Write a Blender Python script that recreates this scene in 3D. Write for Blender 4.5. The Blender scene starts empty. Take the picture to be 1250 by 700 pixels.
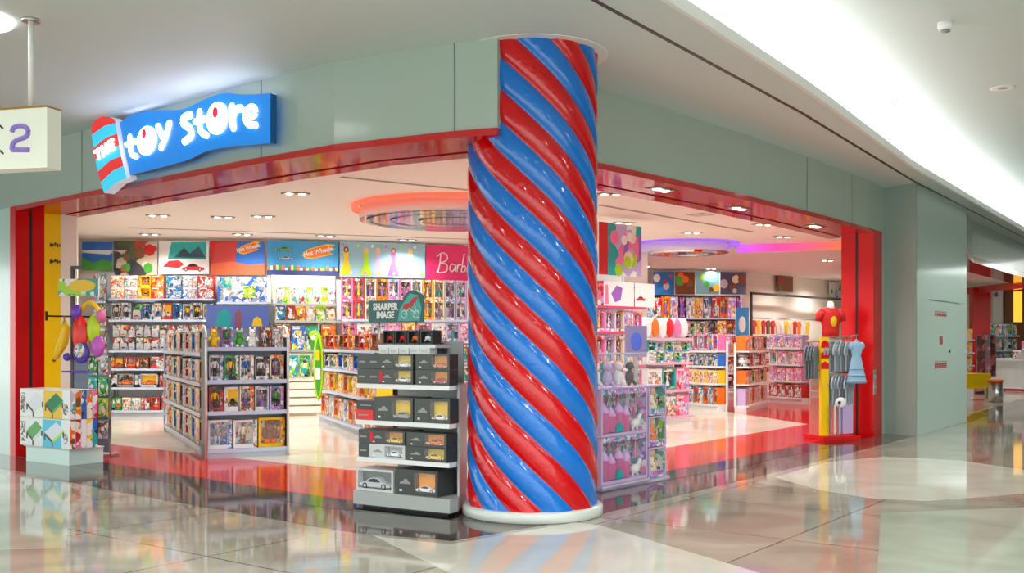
import bpy, math, random
from mathutils import Vector, Matrix
R = random.Random(7)
SC = bpy.context.scene
COL = SC.collection
F = 1260.0
HZ = 417.0
CAMZ = 1.5

# ------------------------------------------------------------------ camera, world, exposure
cd = bpy.data.cameras.new('camera'); cam = bpy.data.objects.new('camera', cd); COL.objects.link(cam)
cam.location = (0, 0, CAMZ); cam.rotation_euler = (math.pi/2, 0, 0)
cd.sensor_width = 36; cd.sensor_fit = 'HORIZONTAL'; cd.lens = 36*F/1250; cd.shift_y = (HZ-350)/1250
cd.clip_end = 300
SC.camera = cam
w = bpy.data.worlds.new('world'); SC.world = w; w.use_nodes = True
bg = w.node_tree.nodes['Background']; bg.inputs[0].default_value = (0.93, 1.0, 0.97, 1); bg.inputs[1].default_value = 2.6
SC.view_settings.view_transform = 'Standard'; SC.view_settings.look = 'None'
SC.view_settings.gamma = 1; SC.view_settings.use_curve_mapping = False
SC.view_settings.exposure = 0.2
SPOT_W = 125
MALL_W = 470
COVE_E = 42
SC.cycles.max_bounces = 7
SC.cycles.diffuse_bounces = 4
SC.cycles.glossy_bounces = 4
SC.cycles.sample_clamp_indirect = 6

# ------------------------------------------------------------------ materials
def lin(c):
    return tuple(((v/12.92) if v <= .04045 else ((v+.055)/1.055)**2.4) for v in c)
def C8(r, g, b): return lin((r/255, g/255, b/255))
_m = {}
def mat(name, col, rough=.5, metal=0, emit=0, coat=0, spec=.5, alpha=1, trans=0, ecol=None):
    if name in _m: return _m[name]
    m = bpy.data.materials.new(name); m.use_nodes = True
    b = m.node_tree.nodes['Principled BSDF']; i = b.inputs
    i['Base Color'].default_value = (*col, 1); i['Roughness'].default_value = rough; i['Metallic'].default_value = metal
    i['Coat Weight'].default_value = coat; i['Coat Roughness'].default_value = .05
    i['Specular IOR Level'].default_value = spec; i['Alpha'].default_value = alpha; i['Transmission Weight'].default_value = trans
    if emit:
        i['Emission Color'].default_value = (*(ecol or col), 1); i['Emission Strength'].default_value = emit
    _m[name] = m; return m
def nt(m): return m.node_tree.nodes, m.node_tree.links
def bump(m, scale, strength, dist=.01, detail=3, obj=True):
    n, l = nt(m); b = n['Principled BSDF']
    t = n.new('ShaderNodeTexCoord'); z = n.new('ShaderNodeTexNoise'); z.inputs['Scale'].default_value = scale; z.inputs['Detail'].default_value = detail
    bp = n.new('ShaderNodeBump'); bp.inputs['Strength'].default_value = strength; bp.inputs['Distance'].default_value = dist
    l.new(t.outputs['Object'], z.inputs['Vector']); l.new(z.outputs['Fac'], bp.inputs['Height']); l.new(bp.outputs['Normal'], b.inputs['Normal'])
    return m
def stone(name, c1, c2, scale=1.2, rough=.06, tile=None):
    """polished veined stone, optional tile joints"""
    m = mat(name, c1, rough, spec=.36); n, l = nt(m); b = n['Principled BSDF']
    t = n.new('ShaderNodeTexCoord')
    z = n.new('ShaderNodeTexNoise'); z.inputs['Scale'].default_value = scale; z.inputs['Detail'].default_value = 8; z.inputs['Distortion'].default_value = 1.4
    r = n.new('ShaderNodeValToRGB'); r.color_ramp.elements[0].position = .35; r.color_ramp.elements[1].position = .68
    r.color_ramp.elements[0].color = (*c2, 1); r.color_ramp.elements[1].color = (*c1, 1)
    l.new(t.outputs['Object'], z.inputs['Vector']); l.new(z.outputs['Fac'], r.inputs['Fac'])
    out = r.outputs['Color']
    if tile:
        mp = n.new('ShaderNodeMapping'); mp.inputs['Rotation'].default_value = (0, 0, tile[1]); l.new(t.outputs['Object'], mp.inputs['Vector'])
        bk = n.new('ShaderNodeTexBrick'); bk.offset = 0; bk.inputs['Scale'].default_value = 1/tile[0]; bk.inputs['Mortar Size'].default_value = tile[2]
        bk.inputs['Brick Width'].default_value = 1; bk.inputs['Row Height'].default_value = 1
        bk.inputs['Color1'].default_value = (1, 1, 1, 1); bk.inputs['Color2'].default_value = (.86, .86, .86, 1); bk.inputs['Mortar'].default_value = (.35, .33, .31, 1)
        l.new(mp.outputs['Vector'], bk.inputs['Vector'])
        mx = n.new('ShaderNodeMix'); mx.data_type = 'RGBA'; mx.blend_type = 'MULTIPLY'; mx.inputs['Factor'].default_value = 1
        l.new(out, mx.inputs['A']); l.new(bk.outputs['Color'], mx.inputs['B']); out = mx.outputs['Result']
    l.new(out, b.inputs['Base Color']); return m
def printed(name, cols, scale=14, rough=.3, chroma=True):
    """busy printed carton artwork: random coloured patches, different on every copy"""
    if name in _m: return _m[name]
    m = mat(name, cols[0], rough, spec=.5); n, l = nt(m); b = n['Principled BSDF']
    t = n.new('ShaderNodeTexCoord'); oi = n.new('ShaderNodeObjectInfo')
    ad = n.new('ShaderNodeVectorMath'); ad.operation = 'ADD'
    mu = n.new('ShaderNodeMath'); mu.operation = 'MULTIPLY'; mu.inputs[1].default_value = 37.0
    l.new(oi.outputs['Random'], mu.inputs[0]); l.new(t.outputs['Object'], ad.inputs[0]); l.new(mu.outputs[0], ad.inputs[1])
    nz = n.new('ShaderNodeTexNoise'); nz.inputs['Scale'].default_value = scale*.6; nz.inputs['Detail'].default_value = 2
    sc = n.new('ShaderNodeVectorMath'); sc.operation = 'MULTIPLY_ADD'; sc.inputs[1].default_value = (.12, .12, .12)
    l.new(ad.outputs[0], nz.inputs['Vector']); l.new(nz.outputs['Color'], sc.inputs[0]); l.new(ad.outputs[0], sc.inputs[2])
    v = n.new('ShaderNodeTexVoronoi'); v.inputs['Scale'].default_value = scale; v.distance = 'MINKOWSKI'; v.inputs['Exponent'].default_value = .8
    l.new(sc.outputs[0], v.inputs['Vector'])
    sp = n.new('ShaderNodeSeparateColor'); l.new(v.outputs['Color'], sp.inputs[0])
    r = n.new('ShaderNodeValToRGB'); cr = r.color_ramp; cr.interpolation = 'CONSTANT'
    while len(cr.elements) < len(cols): cr.elements.new(.5)
    for k, c in enumerate(cols):
        cr.elements[k].position = k/len(cols); cr.elements[k].color = (*c, 1)
    l.new(sp.outputs[0], r.inputs['Fac']); l.new(r.outputs['Color'], b.inputs['Base Color'])
    return m

RED = mat('gloss_red', C8(196, 8, 12), .12, coat=.8)
WHITE = mat('white_paint', C8(238, 238, 236), .4)
CREAMW = mat('warm_white_paint', C8(242, 234, 222), .5)
STORECEIL = mat('store_ceiling_paint', C8(238, 228, 220), .6)
MALLCEIL = mat('mall_ceiling_paint', C8(210, 222, 220), .6)
PANEL = mat('pale_green_glass_panel', C8(170, 186, 176), .18, coat=.3)
PANELD = mat('joint_dark', C8(110, 124, 118), .5)
BLACK = mat('black', (.012, .012, .014), .4)
DARK = mat('charcoal', (.035, .037, .042), .35)
STEEL = mat('brushed_steel', (.62, .62, .62), .3, metal=1)
SHELFW = mat('shelf_white', C8(232, 234, 236), .35)
SHELFG = mat('shelf_silver', C8(176, 186, 200), .35)
SHELFGR = mat('shelf_grey', C8(168, 174, 172), .4)
RAIL = mat('price_rail', C8(190, 204, 232), .3)
YELLOW = mat('yellow_panel', C8(250, 205, 0), .25)
GLOWW = mat('lamp_glow', (1, .97, .9), emit=9, ecol=(1, .97, .9))
SKIN = mat('doll_skin', C8(236, 184, 150), .5)
CLEAR = mat('clear_plastic', (1, 1, 1), .04, alpha=.06, spec=.8)
TYRE = mat('tyre_black', (.015, .015, .015), .6)
HUB = mat('hub_silver', (.6, .6, .62), .3, metal=.8)

# ------------------------------------------------------------------ mesh builder
def basis(d):
    d = d.normalized(); u = d.cross(Vector((0, 0, 1)))
    if u.length < 1e-4: u = Vector((1, 0, 0))
    u.normalize(); return u, d.cross(u).normalized()
class MB:
    def __init__(s): s.v = []; s.f = []; s.mi = []; s.ms = []; s.sm = []
    def _mat(s, m):
        if m not in s.ms: s.ms.append(m)
        return s.ms.index(m)
    def face(s, idx, m, smooth=False): s.f.append(idx); s.mi.append(s._mat(m)); s.sm.append(smooth)
    def box(s, x0, x1, y0, y1, z0, z1, m, front=None, side=None):
        b = len(s.v)
        for z in (z0, z1):
            for x, y in ((x0, y0), (x1, y0), (x1, y1), (x0, y1)): s.v.append((x, y, z))
        q = [(0, 3, 2, 1), (4, 5, 6, 7), (0, 1, 5, 4), (1, 2, 6, 5), (2, 3, 7, 6), (3, 0, 4, 7)]
        for k, f in enumerate(q):
            mm = front if (k == 2 and front) else (side if (k in (3, 5) and side) else m)
            s.face([b+i for i in f], mm)
        return s
    def prism(s, poly, z0, z1, m, top=None, axis='z', smooth=False):
        """poly of 2-D points extruded along axis z, or along y (poly = x,z)"""
        b = len(s.v); n = len(poly)
        for z in (z0, z1):
            for p in poly:
                s.v.append((p[0], p[1], z) if axis == 'z' else ((p[0], z, p[1]) if axis == 'y' else (z, p[0], p[1])))
        s.face([b+i for i in range(n-1, -1, -1)], top if (top and axis != 'z') else m); s.face([b+n+i for i in range(n)], top or m)
        for i in range(n): j = (i+1) % n; s.face([b+i, b+j, b+n+j, b+n+i], m, smooth)
        return s
    def tube(s, pts, r, m, n=8, cap=True, closed=False):
        P = [Vector(p) for p in pts]; b = len(s.v); k = len(P)
        rr = r if isinstance(r, (list, tuple)) else [r]*k
        for i, p in enumerate(P):
            d = (P[min(i+1, k-1)]-P[max(i-1, 0)]) if not closed else (P[(i+1) % k]-P[i-1])
            if d.length < 1e-7: d = Vector((0, 0, 1))
            u, v = basis(d)
            for a in range(n):
                t = 2*math.pi*a/n; s.v.append(tuple(p+(u*math.cos(t)+v*math.sin(t))*rr[i]))
        for i in range(k if closed else k-1):
            for a in range(n):
                c = (a+1) % n; i2 = (i+1) % k
                s.face([b+i*n+a, b+i*n+c, b+i2*n+c, b+i2*n+a], m, True)
        if cap and not closed:
            s.face([b+a for a in range(n-1, -1, -1)], m); s.face([b+(k-1)*n+a for a in range(n)], m)
        return s
    def lathe(s, prof, c, m, n=16, axis='z', smooth=True, sx=1, sy=1, cap=True):
        b = len(s.v); k = len(prof)
        for r, z in prof:
            for a in range(n):
                t = 2*math.pi*a/n; x = r*math.cos(t)*sx; y = r*math.sin(t)*sy
                s.v.append((c[0]+x, c[1]+y, c[2]+z) if axis == 'z' else ((c[0]+x, c[1]+z, c[2]+y) if axis == 'y' else (c[0]+z, c[1]+x, c[2]+y)))
        mm = m if isinstance(m, (list, tuple)) else [m]*(k-1)
        for i in range(k-1):
            for a in range(n):
                d = (a+1) % n; s.face([b+i*n+a, b+i*n+d, b+(i+1)*n+d, b+(i+1)*n+a], mm[i], smooth)
        if cap and prof[0][0] > 1e-5: s.face([b+a for a in range(n-1, -1, -1)], mm[0])
        if cap and prof[-1][0] > 1e-5: s.face([b+(k-1)*n+a for a in range(n)], mm[-1])
        return s
    def ball(s, c, r, m, n=10, k=6, sz=None):
        rx, ry, rz = r if isinstance(r, (tuple, list)) else (r, r, r)
        prof = [(max(1e-6, math.sin(math.pi*i/k)), -math.cos(math.pi*i/k)*rz) for i in range(k+1)]
        return s.lathe(prof, c, m, n, sx=rx, sy=ry)
    def build(s, name, parent=None, loc=(0, 0, 0), rz=0):
        me = bpy.data.meshes.new(name); me.from_pydata(s.v, [], s.f)
        for m in s.ms: me.materials.append(m)
        me.polygons.foreach_set('material_index', s.mi); me.polygons.foreach_set('use_smooth', s.sm); me.update()
        o = bpy.data.objects.new(name, me); COL.objects.link(o); o.location = loc; o.rotation_euler = (0, 0, rz)
        if parent: o.parent = parent
        return o
def tag(o, label, cat, group=None, kind=None):
    o['label'] = label; o['category'] = cat
    if group: o['group'] = group
    if kind: o['kind'] = kind
    return o
def struct(o, label=None):
    o['kind'] = 'structure'
    if label: o['label'] = label
    return o
def empty(name, loc=(0, 0, 0), rz=0, label=None, cat=None, group=None, kind=None):
    o = bpy.data.objects.new(name, None); COL.objects.link(o); o.location = loc; o.rotation_euler = (0, 0, rz); o.empty_display_size = .1
    if label: tag(o, label, cat, group, kind)
    return o
def copy_tree(o, parent=None):
    c = o.copy(); COL.objects.link(c)
    if parent: c.parent = parent
    for ch in list(o.children): copy_tree(ch, c)
    return c
def P(px, Y, py=None, z=None):
    if z is None: z = 0 if py is None else CAMZ+(HZ-py)/F*Y
    return Vector(((px-625)/F*Y, Y, z))
class Fr:
    """a local frame: x along a front, y inward (away from the aisle), z up"""
    def __init__(s, a, b=None, rz=None):
        s.o = Vector((a[0], a[1], 0))
        if b is not None: s.rz = math.atan2(b[1]-a[1], b[0]-a[0]); s.w = math.hypot(b[0]-a[0], b[1]-a[1])
        else: s.rz = rz
        s.c, s.s = math.cos(s.rz), math.sin(s.rz)
    def at(s, x, y, z=0): return (s.o.x+x*s.c-y*s.s, s.o.y+x*s.s+y*s.c, z)
    def ray(s, px, y=0):
        """local x where the plane y=const meets the viewing direction of px (authoring helper)"""
        k = (px-625)/F; ax, ay = s.at(0, y)[:2]
        return (k*ay-ax)/(s.c-k*s.s)
    def zat(s, px, py, y=0):
        x = s.ray(px, y); Y = s.at(x, y)[1]; return x, CAMZ+(HZ-py)/F*Y
ORD = 'first second third fourth fifth sixth seventh eighth ninth tenth eleventh twelfth thirteenth fourteenth fifteenth sixteenth seventeenth eighteenth nineteenth twentieth'.split()

def text_mesh(s, size, m, offset=0, extr=.004, name='lettering', shear=0, sx=1):
    cu = bpy.data.curves.new('t', 'FONT'); cu.body = s; cu.size = size; cu.offset = offset; cu.extrude = extr; cu.align_x = 'CENTER'; cu.align_y = 'CENTER'; cu.shear = shear
    cu.resolution_u = 3
    o = bpy.data.objects.new('t', cu); COL.objects.link(o); dg = bpy.context.evaluated_depsgraph_get(); dg.update()
    me = bpy.data.meshes.new_from_object(o.evaluated_get(dg)); bpy.data.objects.remove(o)
    me.name = name
    me.materials.clear(); me.materials.append(m)
    me.transform(Matrix.Diagonal((sx, 1, 1, 1))); me.transform(Matrix.Rotation(math.pi/2, 4, 'X'))   # faces -Y
    r = bpy.data.objects.new(name, me); COL.objects.link(r); return r
def smooth_pts(pts, k=5):
    out = []
    n = len(pts)
    for i in range(n-1):
        p0, p1, p2, p3 = pts[max(i-1, 0)], pts[i], pts[i+1], pts[min(i+2, n-1)]
        for j in range(k):
            t = j/k
            out.append(tuple(.5*((2*b)+(c-a)*t+(2*a-5*b+4*c-d)*t*t+(3*b-a-3*c+d)*t**3) for a, b, c, d in zip(p0, p1, p2, p3)))
    out.append(pts[-1]); return out
def stroke(mb, pts, r, m, y, sm=True, n=10):
    """a fat round-ended flat letter stroke in the local x,z plane"""
    p = smooth_pts(pts) if (sm and len(pts) > 2) else pts
    b = len(mb.v)
    mb.tube([(x, y, z) for x, z in p], r, m, n)
    for e in (p[0], p[-1]): mb.ball((e[0], y, e[1]), r, m, n, 6)

# ------------------------------------------------------------------ building lines
LW = [(-10.5, 17.0), (-6.56, 13.53), (-2.58, 10.02), (-2.01, 9.57), (-1.59, 9.23), (-1.03, 8.93), (-.50, 8.65), (-.12, 8.50)]
RW = [(.62, 9.9), (.88, 10.2), (1.74, 11.2), (2.86, 12.5), (4.1, 14.1), (5.52, 16.0), (5.93, 16.6)]
def offs(pl, d):
    out = []
    for i, p in enumerate(pl):
        a = pl[max(i-1, 0)]; b = pl[min(i+1, len(pl)-1)]
        t = Vector((b[0]-a[0], b[1]-a[1])).normalized(); out.append((p[0]-t.y*d, p[1]+t.x*d))
    return out
def ribbon(mb, pl, d0, d1, z0, z1, m, front=None, bottom=None):
    """a wall of thickness d1-d0 along a plan line"""
    A, B = offs(pl, d0), offs(pl, d1); b = len(mb.v)
    for p, q in zip(A, B):
        mb.v += [(*p, z0), (*p, z1), (*q, z0), (*q, z1)]
    for i in range(len(pl)-1):
        k = b+4*i; n = k+4
        mb.face([k, n, n+1, k+1], front or m); mb.face([k+2, k+3, n+3, n+2], m)
        mb.face([k, k+2, n+2, n], bottom or m); mb.face([k+1, n+1, n+3, k+3], m)
    mb.face([b, b+1, b+3, b+2], m); e = b+4*(len(pl)-1); mb.face([e, e+2, e+3, e+1], m)
def seg_at(pl, px):
    k = (px-625)/F
    for a, b in zip(pl, pl[1:]):
        d = (b[0]-a[0])-k*(b[1]-a[1])
        if abs(d) < 1e-9: continue
        t = (k*a[1]-a[0])/d
        if -1e-6 <= t <= 1+1e-6: return (a[0]+(b[0]-a[0])*t, a[1]+(b[1]-a[1])*t), math.atan2(b[1]-a[1], b[0]-a[0])
ZB, ZS, ZC, ZI = 3.26, 3.20, 4.0, 3.6      # beam top, beam underside, mall ceiling, store ceiling

# floors
MALLF = stone('mall_stone', C8(182, 178, 162), C8(150, 144, 130), .9, .05, (1.5, .64, .006))
PALEF = stone('pale_stone', C8(216, 214, 202), C8(196, 196, 182), .8, .05)
GREENF = stone('greenish_stone', C8(182, 186, 170), C8(160, 166, 150), .8, .05)
BORDF = stone('brown_stone', C8(104, 94, 84), C8(66, 58, 52), 3, .06)
THRF = stone('black_stone', C8(48, 42, 40), C8(20, 18, 16), 6, .08)
REDF = mat('red_floor_tile', C8(206, 4, 4), .1, spec=.22)
CREAMF = stone('cream_floor_tile', C8(240, 230, 212), C8(234, 222, 202), .6, .1, (.8, .64, .003))
def slab(name, poly, z0, z1, m, label=None):
    return struct(MB().prism(poly, z0, z1, m).build(name), label)
slab('floor', [(-30, -12), (40, -12), (40, 60), (-30, 60)], -.1, 0, MALLF, 'polished beige stone mall floor')
OUT = [(-9.5, 15.3), (-5.79, 11.96), (-3.92, 10.27), (-2.13, 8.79), (-1.24, 8.08), (-.45, 7.75), (.58, 8.71), (3.27, 12.15), (8.35, 18.96), (15, 28.5)]
FAR = [(15, 40), (-14, 40), (-14, 16)]
slab('floor_border', OUT+FAR, 0, .0015, BORDF, 'dark brown stone border along the shop fronts')
slab('floor_threshold', LW+[(0, 9.0)]+RW[1:]+[(11, 37), (-12, 37)], .0015, .003, THRF, 'black stone threshold strip')
li, ri = offs(LW, .42), offs(RW, .42)
slab('floor_shop', li[:-1]+[(.0, 9.6)]+ri[1:]+[(11, 37), (-12, 37)], .003, .0045, REDF, 'glossy red shop floor')
slab('floor_shop_aisle', [(-8.5, 17.15), (-5.82, 15.0), (-4.17, 13.7), (-3.38, 13.1), (-1.84, 11.96), (-.6, 11.05), (2.25, 14.6), (5.33, 18.6), (4.5, 22.2), (4.5, 29.5), (-8.9, 29.5)],
     .0045, .006, CREAMF, 'cream tiled shop floor')
slab('floor_inlay', [(.2, 5.5), (-1.1, 8.03), (-1.0, 7.9), (-.45, 7.62), (.52, 8.55), (.72, 8.4), (1.95, 6.0), (1.6, 5.2)], 0, .0014, PALEF, 'pale stone floor inlay by the column')
slab('floor_inlay', [(-5.72, 11.8), (-4.6, 10.8), (-3.24, 7.5), (-3.9, 7.4), (-6.2, 9.0)], 0, .0014, GREENF, 'greenish pale floor inlay')
lens = [(2.96, 11.4)]
slab('floor_inlay', [P(945, 11.39, 0)[:2], P(1010, 12.8)[:2], P(1080, 13.4)[:2], P(1170, 13.0)[:2], P(1290, 11.6)[:2], P(1290, 10.4)[:2], P(1200, 9.95)[:2], P(1130, 9.7)[:2], P(1060, 9.9)[:2], P(1000, 10.4)[:2]], 0, .0014, PALEF, 'pale lens shaped floor inlay')
slab('floor_inlay', [P(1075, 9.0)[:2], P(1290, 9.4)[:2], P(1290, 5)[:2], P(1065, 5)[:2]], 0, .0012, GREENF, 'greenish floor inlay')
slab('floor_inlay', [P(760, 7.9)[:2], P(1000, 9.4)[:2], P(1060, 9.1)[:2], P(1040, 5)[:2], P(920, 5.0)[:2]], 0, .0012, MALLF, 'beige floor inlay')

# fascias, beams
b = MB(); ribbon(b, LW, 0, .3, ZB, ZC, PANEL)
fa = struct(b.build('wall_front_fascia'), 'pale green panelled fascia above the shop opening')
b = MB(); ribbon(b, RW, 0, .3, ZB, ZC, PANEL); struct(b.build('wall_side_fascia'), 'pale green panelled fascia running along the side opening')
def seam(pl, px, z0, z1, name='trim_joint'):
    (x, y), a = seg_at(pl, px); f = Fr((x, y), rz=a); q = MB().box(-.006, .006, -.004, .01, z0, z1, PANELD); struct(q.build(name, None, (x, y, 0), a))
for px in (555, 319, 100): seam(LW, px, ZB, ZC)
for px in (985, 1040): seam(RW, px, ZB, ZC)
SOFRED = mat('soffit_gloss_red', C8(196, 0, 8), .07, spec=.07)
LB = LW[1:]
def beam(pl, nm, lab):
    q = MB(); ribbon(q, pl, -.015, .56, ZS, ZB, RED, bottom=SOFRED); ribbon(q, pl, .56, .64, ZS+.02, ZB, BLACK); ribbon(q, pl, .64, .86, ZS, ZB, RED, bottom=SOFRED)
    ribbon(q, pl, .80, .86, ZB, ZI+.02, WHITE)
    return struct(q.build(nm), lab)
beam(LB, 'trim_1', 'glossy red beam over the front opening with a shutter slot')
beam(RW, 'trim_2', 'glossy red beam over the side opening with a shutter slot')
# jambs
JRED = mat('jamb_red', C8(206, 6, 10), .22, metal=.15, spec=.35)
def jamb(pl_end, nxt, sgn, nm, w, lab, dep):
    a = Vector(pl_end); t = (Vector(nxt)-a).normalized(); f = Fr((a.x, a.y), rz=math.atan2(t.y, t.x) if sgn > 0 else math.atan2(-t.y, -t.x))
    q = MB(); x0, x1 = (0, w) if sgn > 0 else (-w, 0)
    q.box(x0, x1, -.02, dep*.45, 0, ZB, JRED); q.box(x0+.01, x1-.01, dep*.45, dep*.45+.04, 0, ZB, BLACK); q.box(x0, x1, dep*.45+.04, dep, 0, ZB, JRED)
    return struct(q.build(nm, None, (a.x, a.y, 0), f.rz), lab), f
j, jf = jamb(LW[1], LW[2], 1, 'trim_3', .16, 'glossy red door jamb by the yellow wall', .36)
j, jr = jamb(RW[-1], RW[-2], -1, 'trim_4', .5, 'glossy red door jamb beside the grey pillar', .48)
# wall panel outside the left jamb, right pieces
q = MB(); ribbon(q, [LW[0], LW[1]], 0, .3, 0, ZB, mat('pale_teal_panel', C8(196, 222, 216), .15, coat=.4)); struct(q.build('wall_front'), 'pale teal wall panel outside the red jamb')
RP = [(5.93, 16.6), (6.07, 16.8)]
q = MB(); ribbon(q, RP, 0, .3, 0, ZC, PANEL); struct(q.build('wall_side'), 'narrow pale green wall strip beside the red jamb')
PIL = [(6.07, 16.8), (6.38, 16.3), (8.5, 19.3), (8.2, 19.7)]
PGL = mat('pillar_glass_panel', C8(166, 186, 176), .1, spec=.3)
b = MB().prism([PIL[0], PIL[1], PIL[2], PIL[3], (7.6, 20.1)], 0, ZC, PGL); pil = struct(b.build('wall_pillar'), 'pale green glass clad pillar beside the shop')
pf = Fr(PIL[1], PIL[2])
b = MB().box(-.008, .008, -.004, .006, 0, ZC, PANELD); x, _ = pf.zat(1118, 400); struct(b.build('trim_5', None, pf.at(.03, 0, 0), pf.rz))
# faint red notices and hatch seam on the pillar
NOT = mat('notice_red', C8(176, 60, 76), .4)
hz = empty('fire_hose_hatch', pf.at(1.0, -.004, 0), pf.rz, 'flush fire hose hatch with small red notices on the grey pillar', 'hatch')
def onp(px, py):
    x, z = pf.zat(px, py); return x-1.0, z
x0, zt = onp(1134, 366); x1, _ = onp(1172, 368)
MB().box(x0, x1, -.002, .004, zt-.008, zt+.008, PANELD).build('top_joint', hz)
for px0, px1, py0, py1 in ((1141, 1156, 382, 387), (1141, 1156, 444, 449)):
    a0, z1_ = onp(px0, py0); a1, z0_ = onp(px1, py1)
    q = MB()
    for k in range(5): q.box(a0+(a1-a0)*k/5, a0+(a1-a0)*(k+.72)/5, -.002, .004, z0_, z1_, NOT)
    q.box(a0, a1, -.002, .004, z1_+.02, z1_+.03, NOT); q.build('notice', hz)
a0, z1_ = onp(1147, 411); a1, z0_ = onp(1150.5, 421); MB().box(a0, a1, -.002, .004, z0_, z1_, NOT).build('symbol', hz)
a0, z1_ = onp(1159, 429); MB().lathe([(.03, 0), (.03, .012), (.018, .02)], (a0, -.012, z1_), BLACK, 12, 'y').build('lock', hz)

# mall ceiling with cove
CE = [(-9, -7.6), (-6.0, -3.2), (-3.2, 1.0), (1.12, 7.55), (1.68, 8.38), (2.87, 10.18), (3.38, 10.98), (5.8, 14.9), (11.66, 23.5), (20, 36)]
slab('ceiling', CE+[(20, 60), (-30, 60), (-30, -7.6)], ZC, ZC+.05, MALLCEIL, 'low white mall ceiling')
b = MB(); ribbon(b, CE, -.01, .03, ZC-.001, ZC+.1, WHITE); ribbon(b, CE, .03, .5, ZC+.05, ZC+.07, WHITE); ribbon(b, CE, .5, .55, ZC+.05, 4.5, WHITE)
struct(b.build('trim_6'), 'curved white lip of the ceiling light cove')
b = MB(); ribbon(b, CE, .12, .2, ZC+.072, ZC+.09, mat('cove_lamp', (1, 1, .97), emit=COVE_E)); tag(b.build('cove_light'), 'long light strip hidden in the curved ceiling cove', 'light')
slab('ceiling_raised', offs(CE, .55)+[(40, 36), (40, -7.6)], 4.5, 4.55, MALLCEIL, 'raised white mall ceiling beyond the cove')
SL = [(-7, -11), (.61, 7.55-0), (3.19, 11.3), (6.26, 16.07), (12.3, 24.8), (16, 30.3)]
SL[0] = (-4.7, -.3)
b = MB(); ribbon(b, SL, -.012, .03, ZC-.003, ZC+.01, BLACK); struct(b.build('trim_7'), 'thin black linear slot in the ceiling')

struct(MB().prism([(20, -12), (26, 20), (34, 58), (34.3, 58), (26.3, 20), (20.3, -12)], 0, 4.5, PANEL).build('wall_opposite'), 'pale wall across the concourse')
struct(MB().box(-30, 34, 58, 58.3, 0, 4.5, PANEL).build('wall_far'), 'pale far end wall of the concourse')
# store shell
BWA = [(-9.1, 21.1), (-4.9, 21.1), (-.2, 22.7), (3.1, 23.6)]
q = MB(); ribbon(q, BWA, 0, .2, 0, ZI, CREAMW); struct(q.build('wall_back'), 'cream back wall of the shop behind the shelves')
q = MB(); ribbon(q, [(3.1, 23.6), (3.7, 30.4), (6.8, 30.55)], 0, .2, 0, ZI, CREAMW); struct(q.build('wall_back_alcove'), 'cream back wall of the far section')
q = MB(); ribbon(q, [(6.75, 31.0), (12.2, 37)], 0, .2, 0, ZI, CREAMW); struct(q.build('wall_back_corner'), 'lit cream wall in the far corner')
lj = jf
YW = [tuple(lj.at(.10, .86)[:2]), tuple(lj.at(.16, 1.35)[:2])]
E = lj.at(.0, .86)[:2]
q = MB(); q.prism([lj.at(0, .36)[:2], lj.at(.0, .58)[:2], lj.at(.16, .58)[:2], lj.at(.16, .36)[:2]][::-1], 0, ZI, YELLOW); struct(q.build('wall_yellow'), 'yellow wall panel just inside the entrance')
q = MB(); q.prism([lj.at(.0, .58)[:2], lj.at(.16, .58)[:2], lj.at(.15, .8)[:2], (-8.8, 20.95), (-9.6, 21.3)], 0, ZI, CREAMW); struct(q.build('wall_inner'), 'cream side wall inside the shop')
q = MB(); q.prism([(5.75, 17.1), (12.6, 36.9), (13.4, 36.9), (6.5, 16.9)], 0, ZI, CREAMW); struct(q.build('wall_inner_side'), 'cream inner side wall of the shop')
slab('ceiling_shop', offs(LW[1:], .82)[:-1]+[(.1, 9.8)]+offs(RW, .82)[1:]+[(14, 37.5), (-10, 37.5), (-9.5, 21.3), (-7.4, 15.2)], ZI, ZI+.05, STORECEIL, 'warm white shop ceiling')
for (p0, p1) in (((157, 278), (571, 292)), ((416, 216), (571, 232)), ((731, 250), (918, 283))):
    A = P(p0[0], 2.1*F/(HZ-p0[1]), z=ZI); B = P(p1[0], 2.1*F/(HZ-p1[1]), z=ZI)
    f = Fr(A, B); struct(MB().box(0, f.w, -.04, .04, ZI-.006, ZI+.001, mat('groove', C8(150, 140, 130), .7)).build('trim_joint', None, (A.x, A.y, 0), f.rz))

# ------------------------------------------------------------------ candy column
BLUE_C = bump(mat('column_blue', C8(22, 112, 204), .14, spec=.3, coat=.5), 12, .3, .03)
RED_C = bump(mat('column_red', C8(200, 6, 16), .14, spec=.3, coat=.5), 12, .3, .03)
def column():
    cx, cy = .18, 9.04
    root = empty('candy_column', (cx, cy, 0), 0, 'tall column twisted with glossy red and blue stripes at the shop corner', 'column', kind='thing')
    q = MB(); S = 9; NS = 12; NZ = 150; H = ZC; z0 = .09; n = S*NS
    rng = random.Random(3)
    for j in range(NZ+1):
        z = z0+(H-z0)*j/NZ
        for i in range(n):
            u = (i % S)/S*2-1
            st = i//S
            th = math.radians(-22+30*(i/S))-math.radians(360/3.17)*(z-.09)      # angle seen from the front, to the right
            r = .535+.036*math.sqrt(max(0, 1-u*u))+.003*math.sin(7*z+st*2.1)*math.cos(3*z+st)
            q.v.append((r*math.sin(th), -r*math.cos(th), z))
    for j in range(NZ):
        for i in range(n):
            k = (i+1) % n
            q.face([j*n+i, j*n+k, (j+1)*n+k, (j+1)*n+i], RED_C if (i//S) % 2 == 0 else BLUE_C, True)
    q.build('striped_shaft', root)
    MB().lathe([(.60, 0), (.615, .01), (.615, .075), (.60, .09), (.5, .092)], (0, 0, 0), mat('ring_pale', C8(206, 212, 208), .25, coat=.3), 64).build('base_ring', root)
    return root
column()
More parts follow.
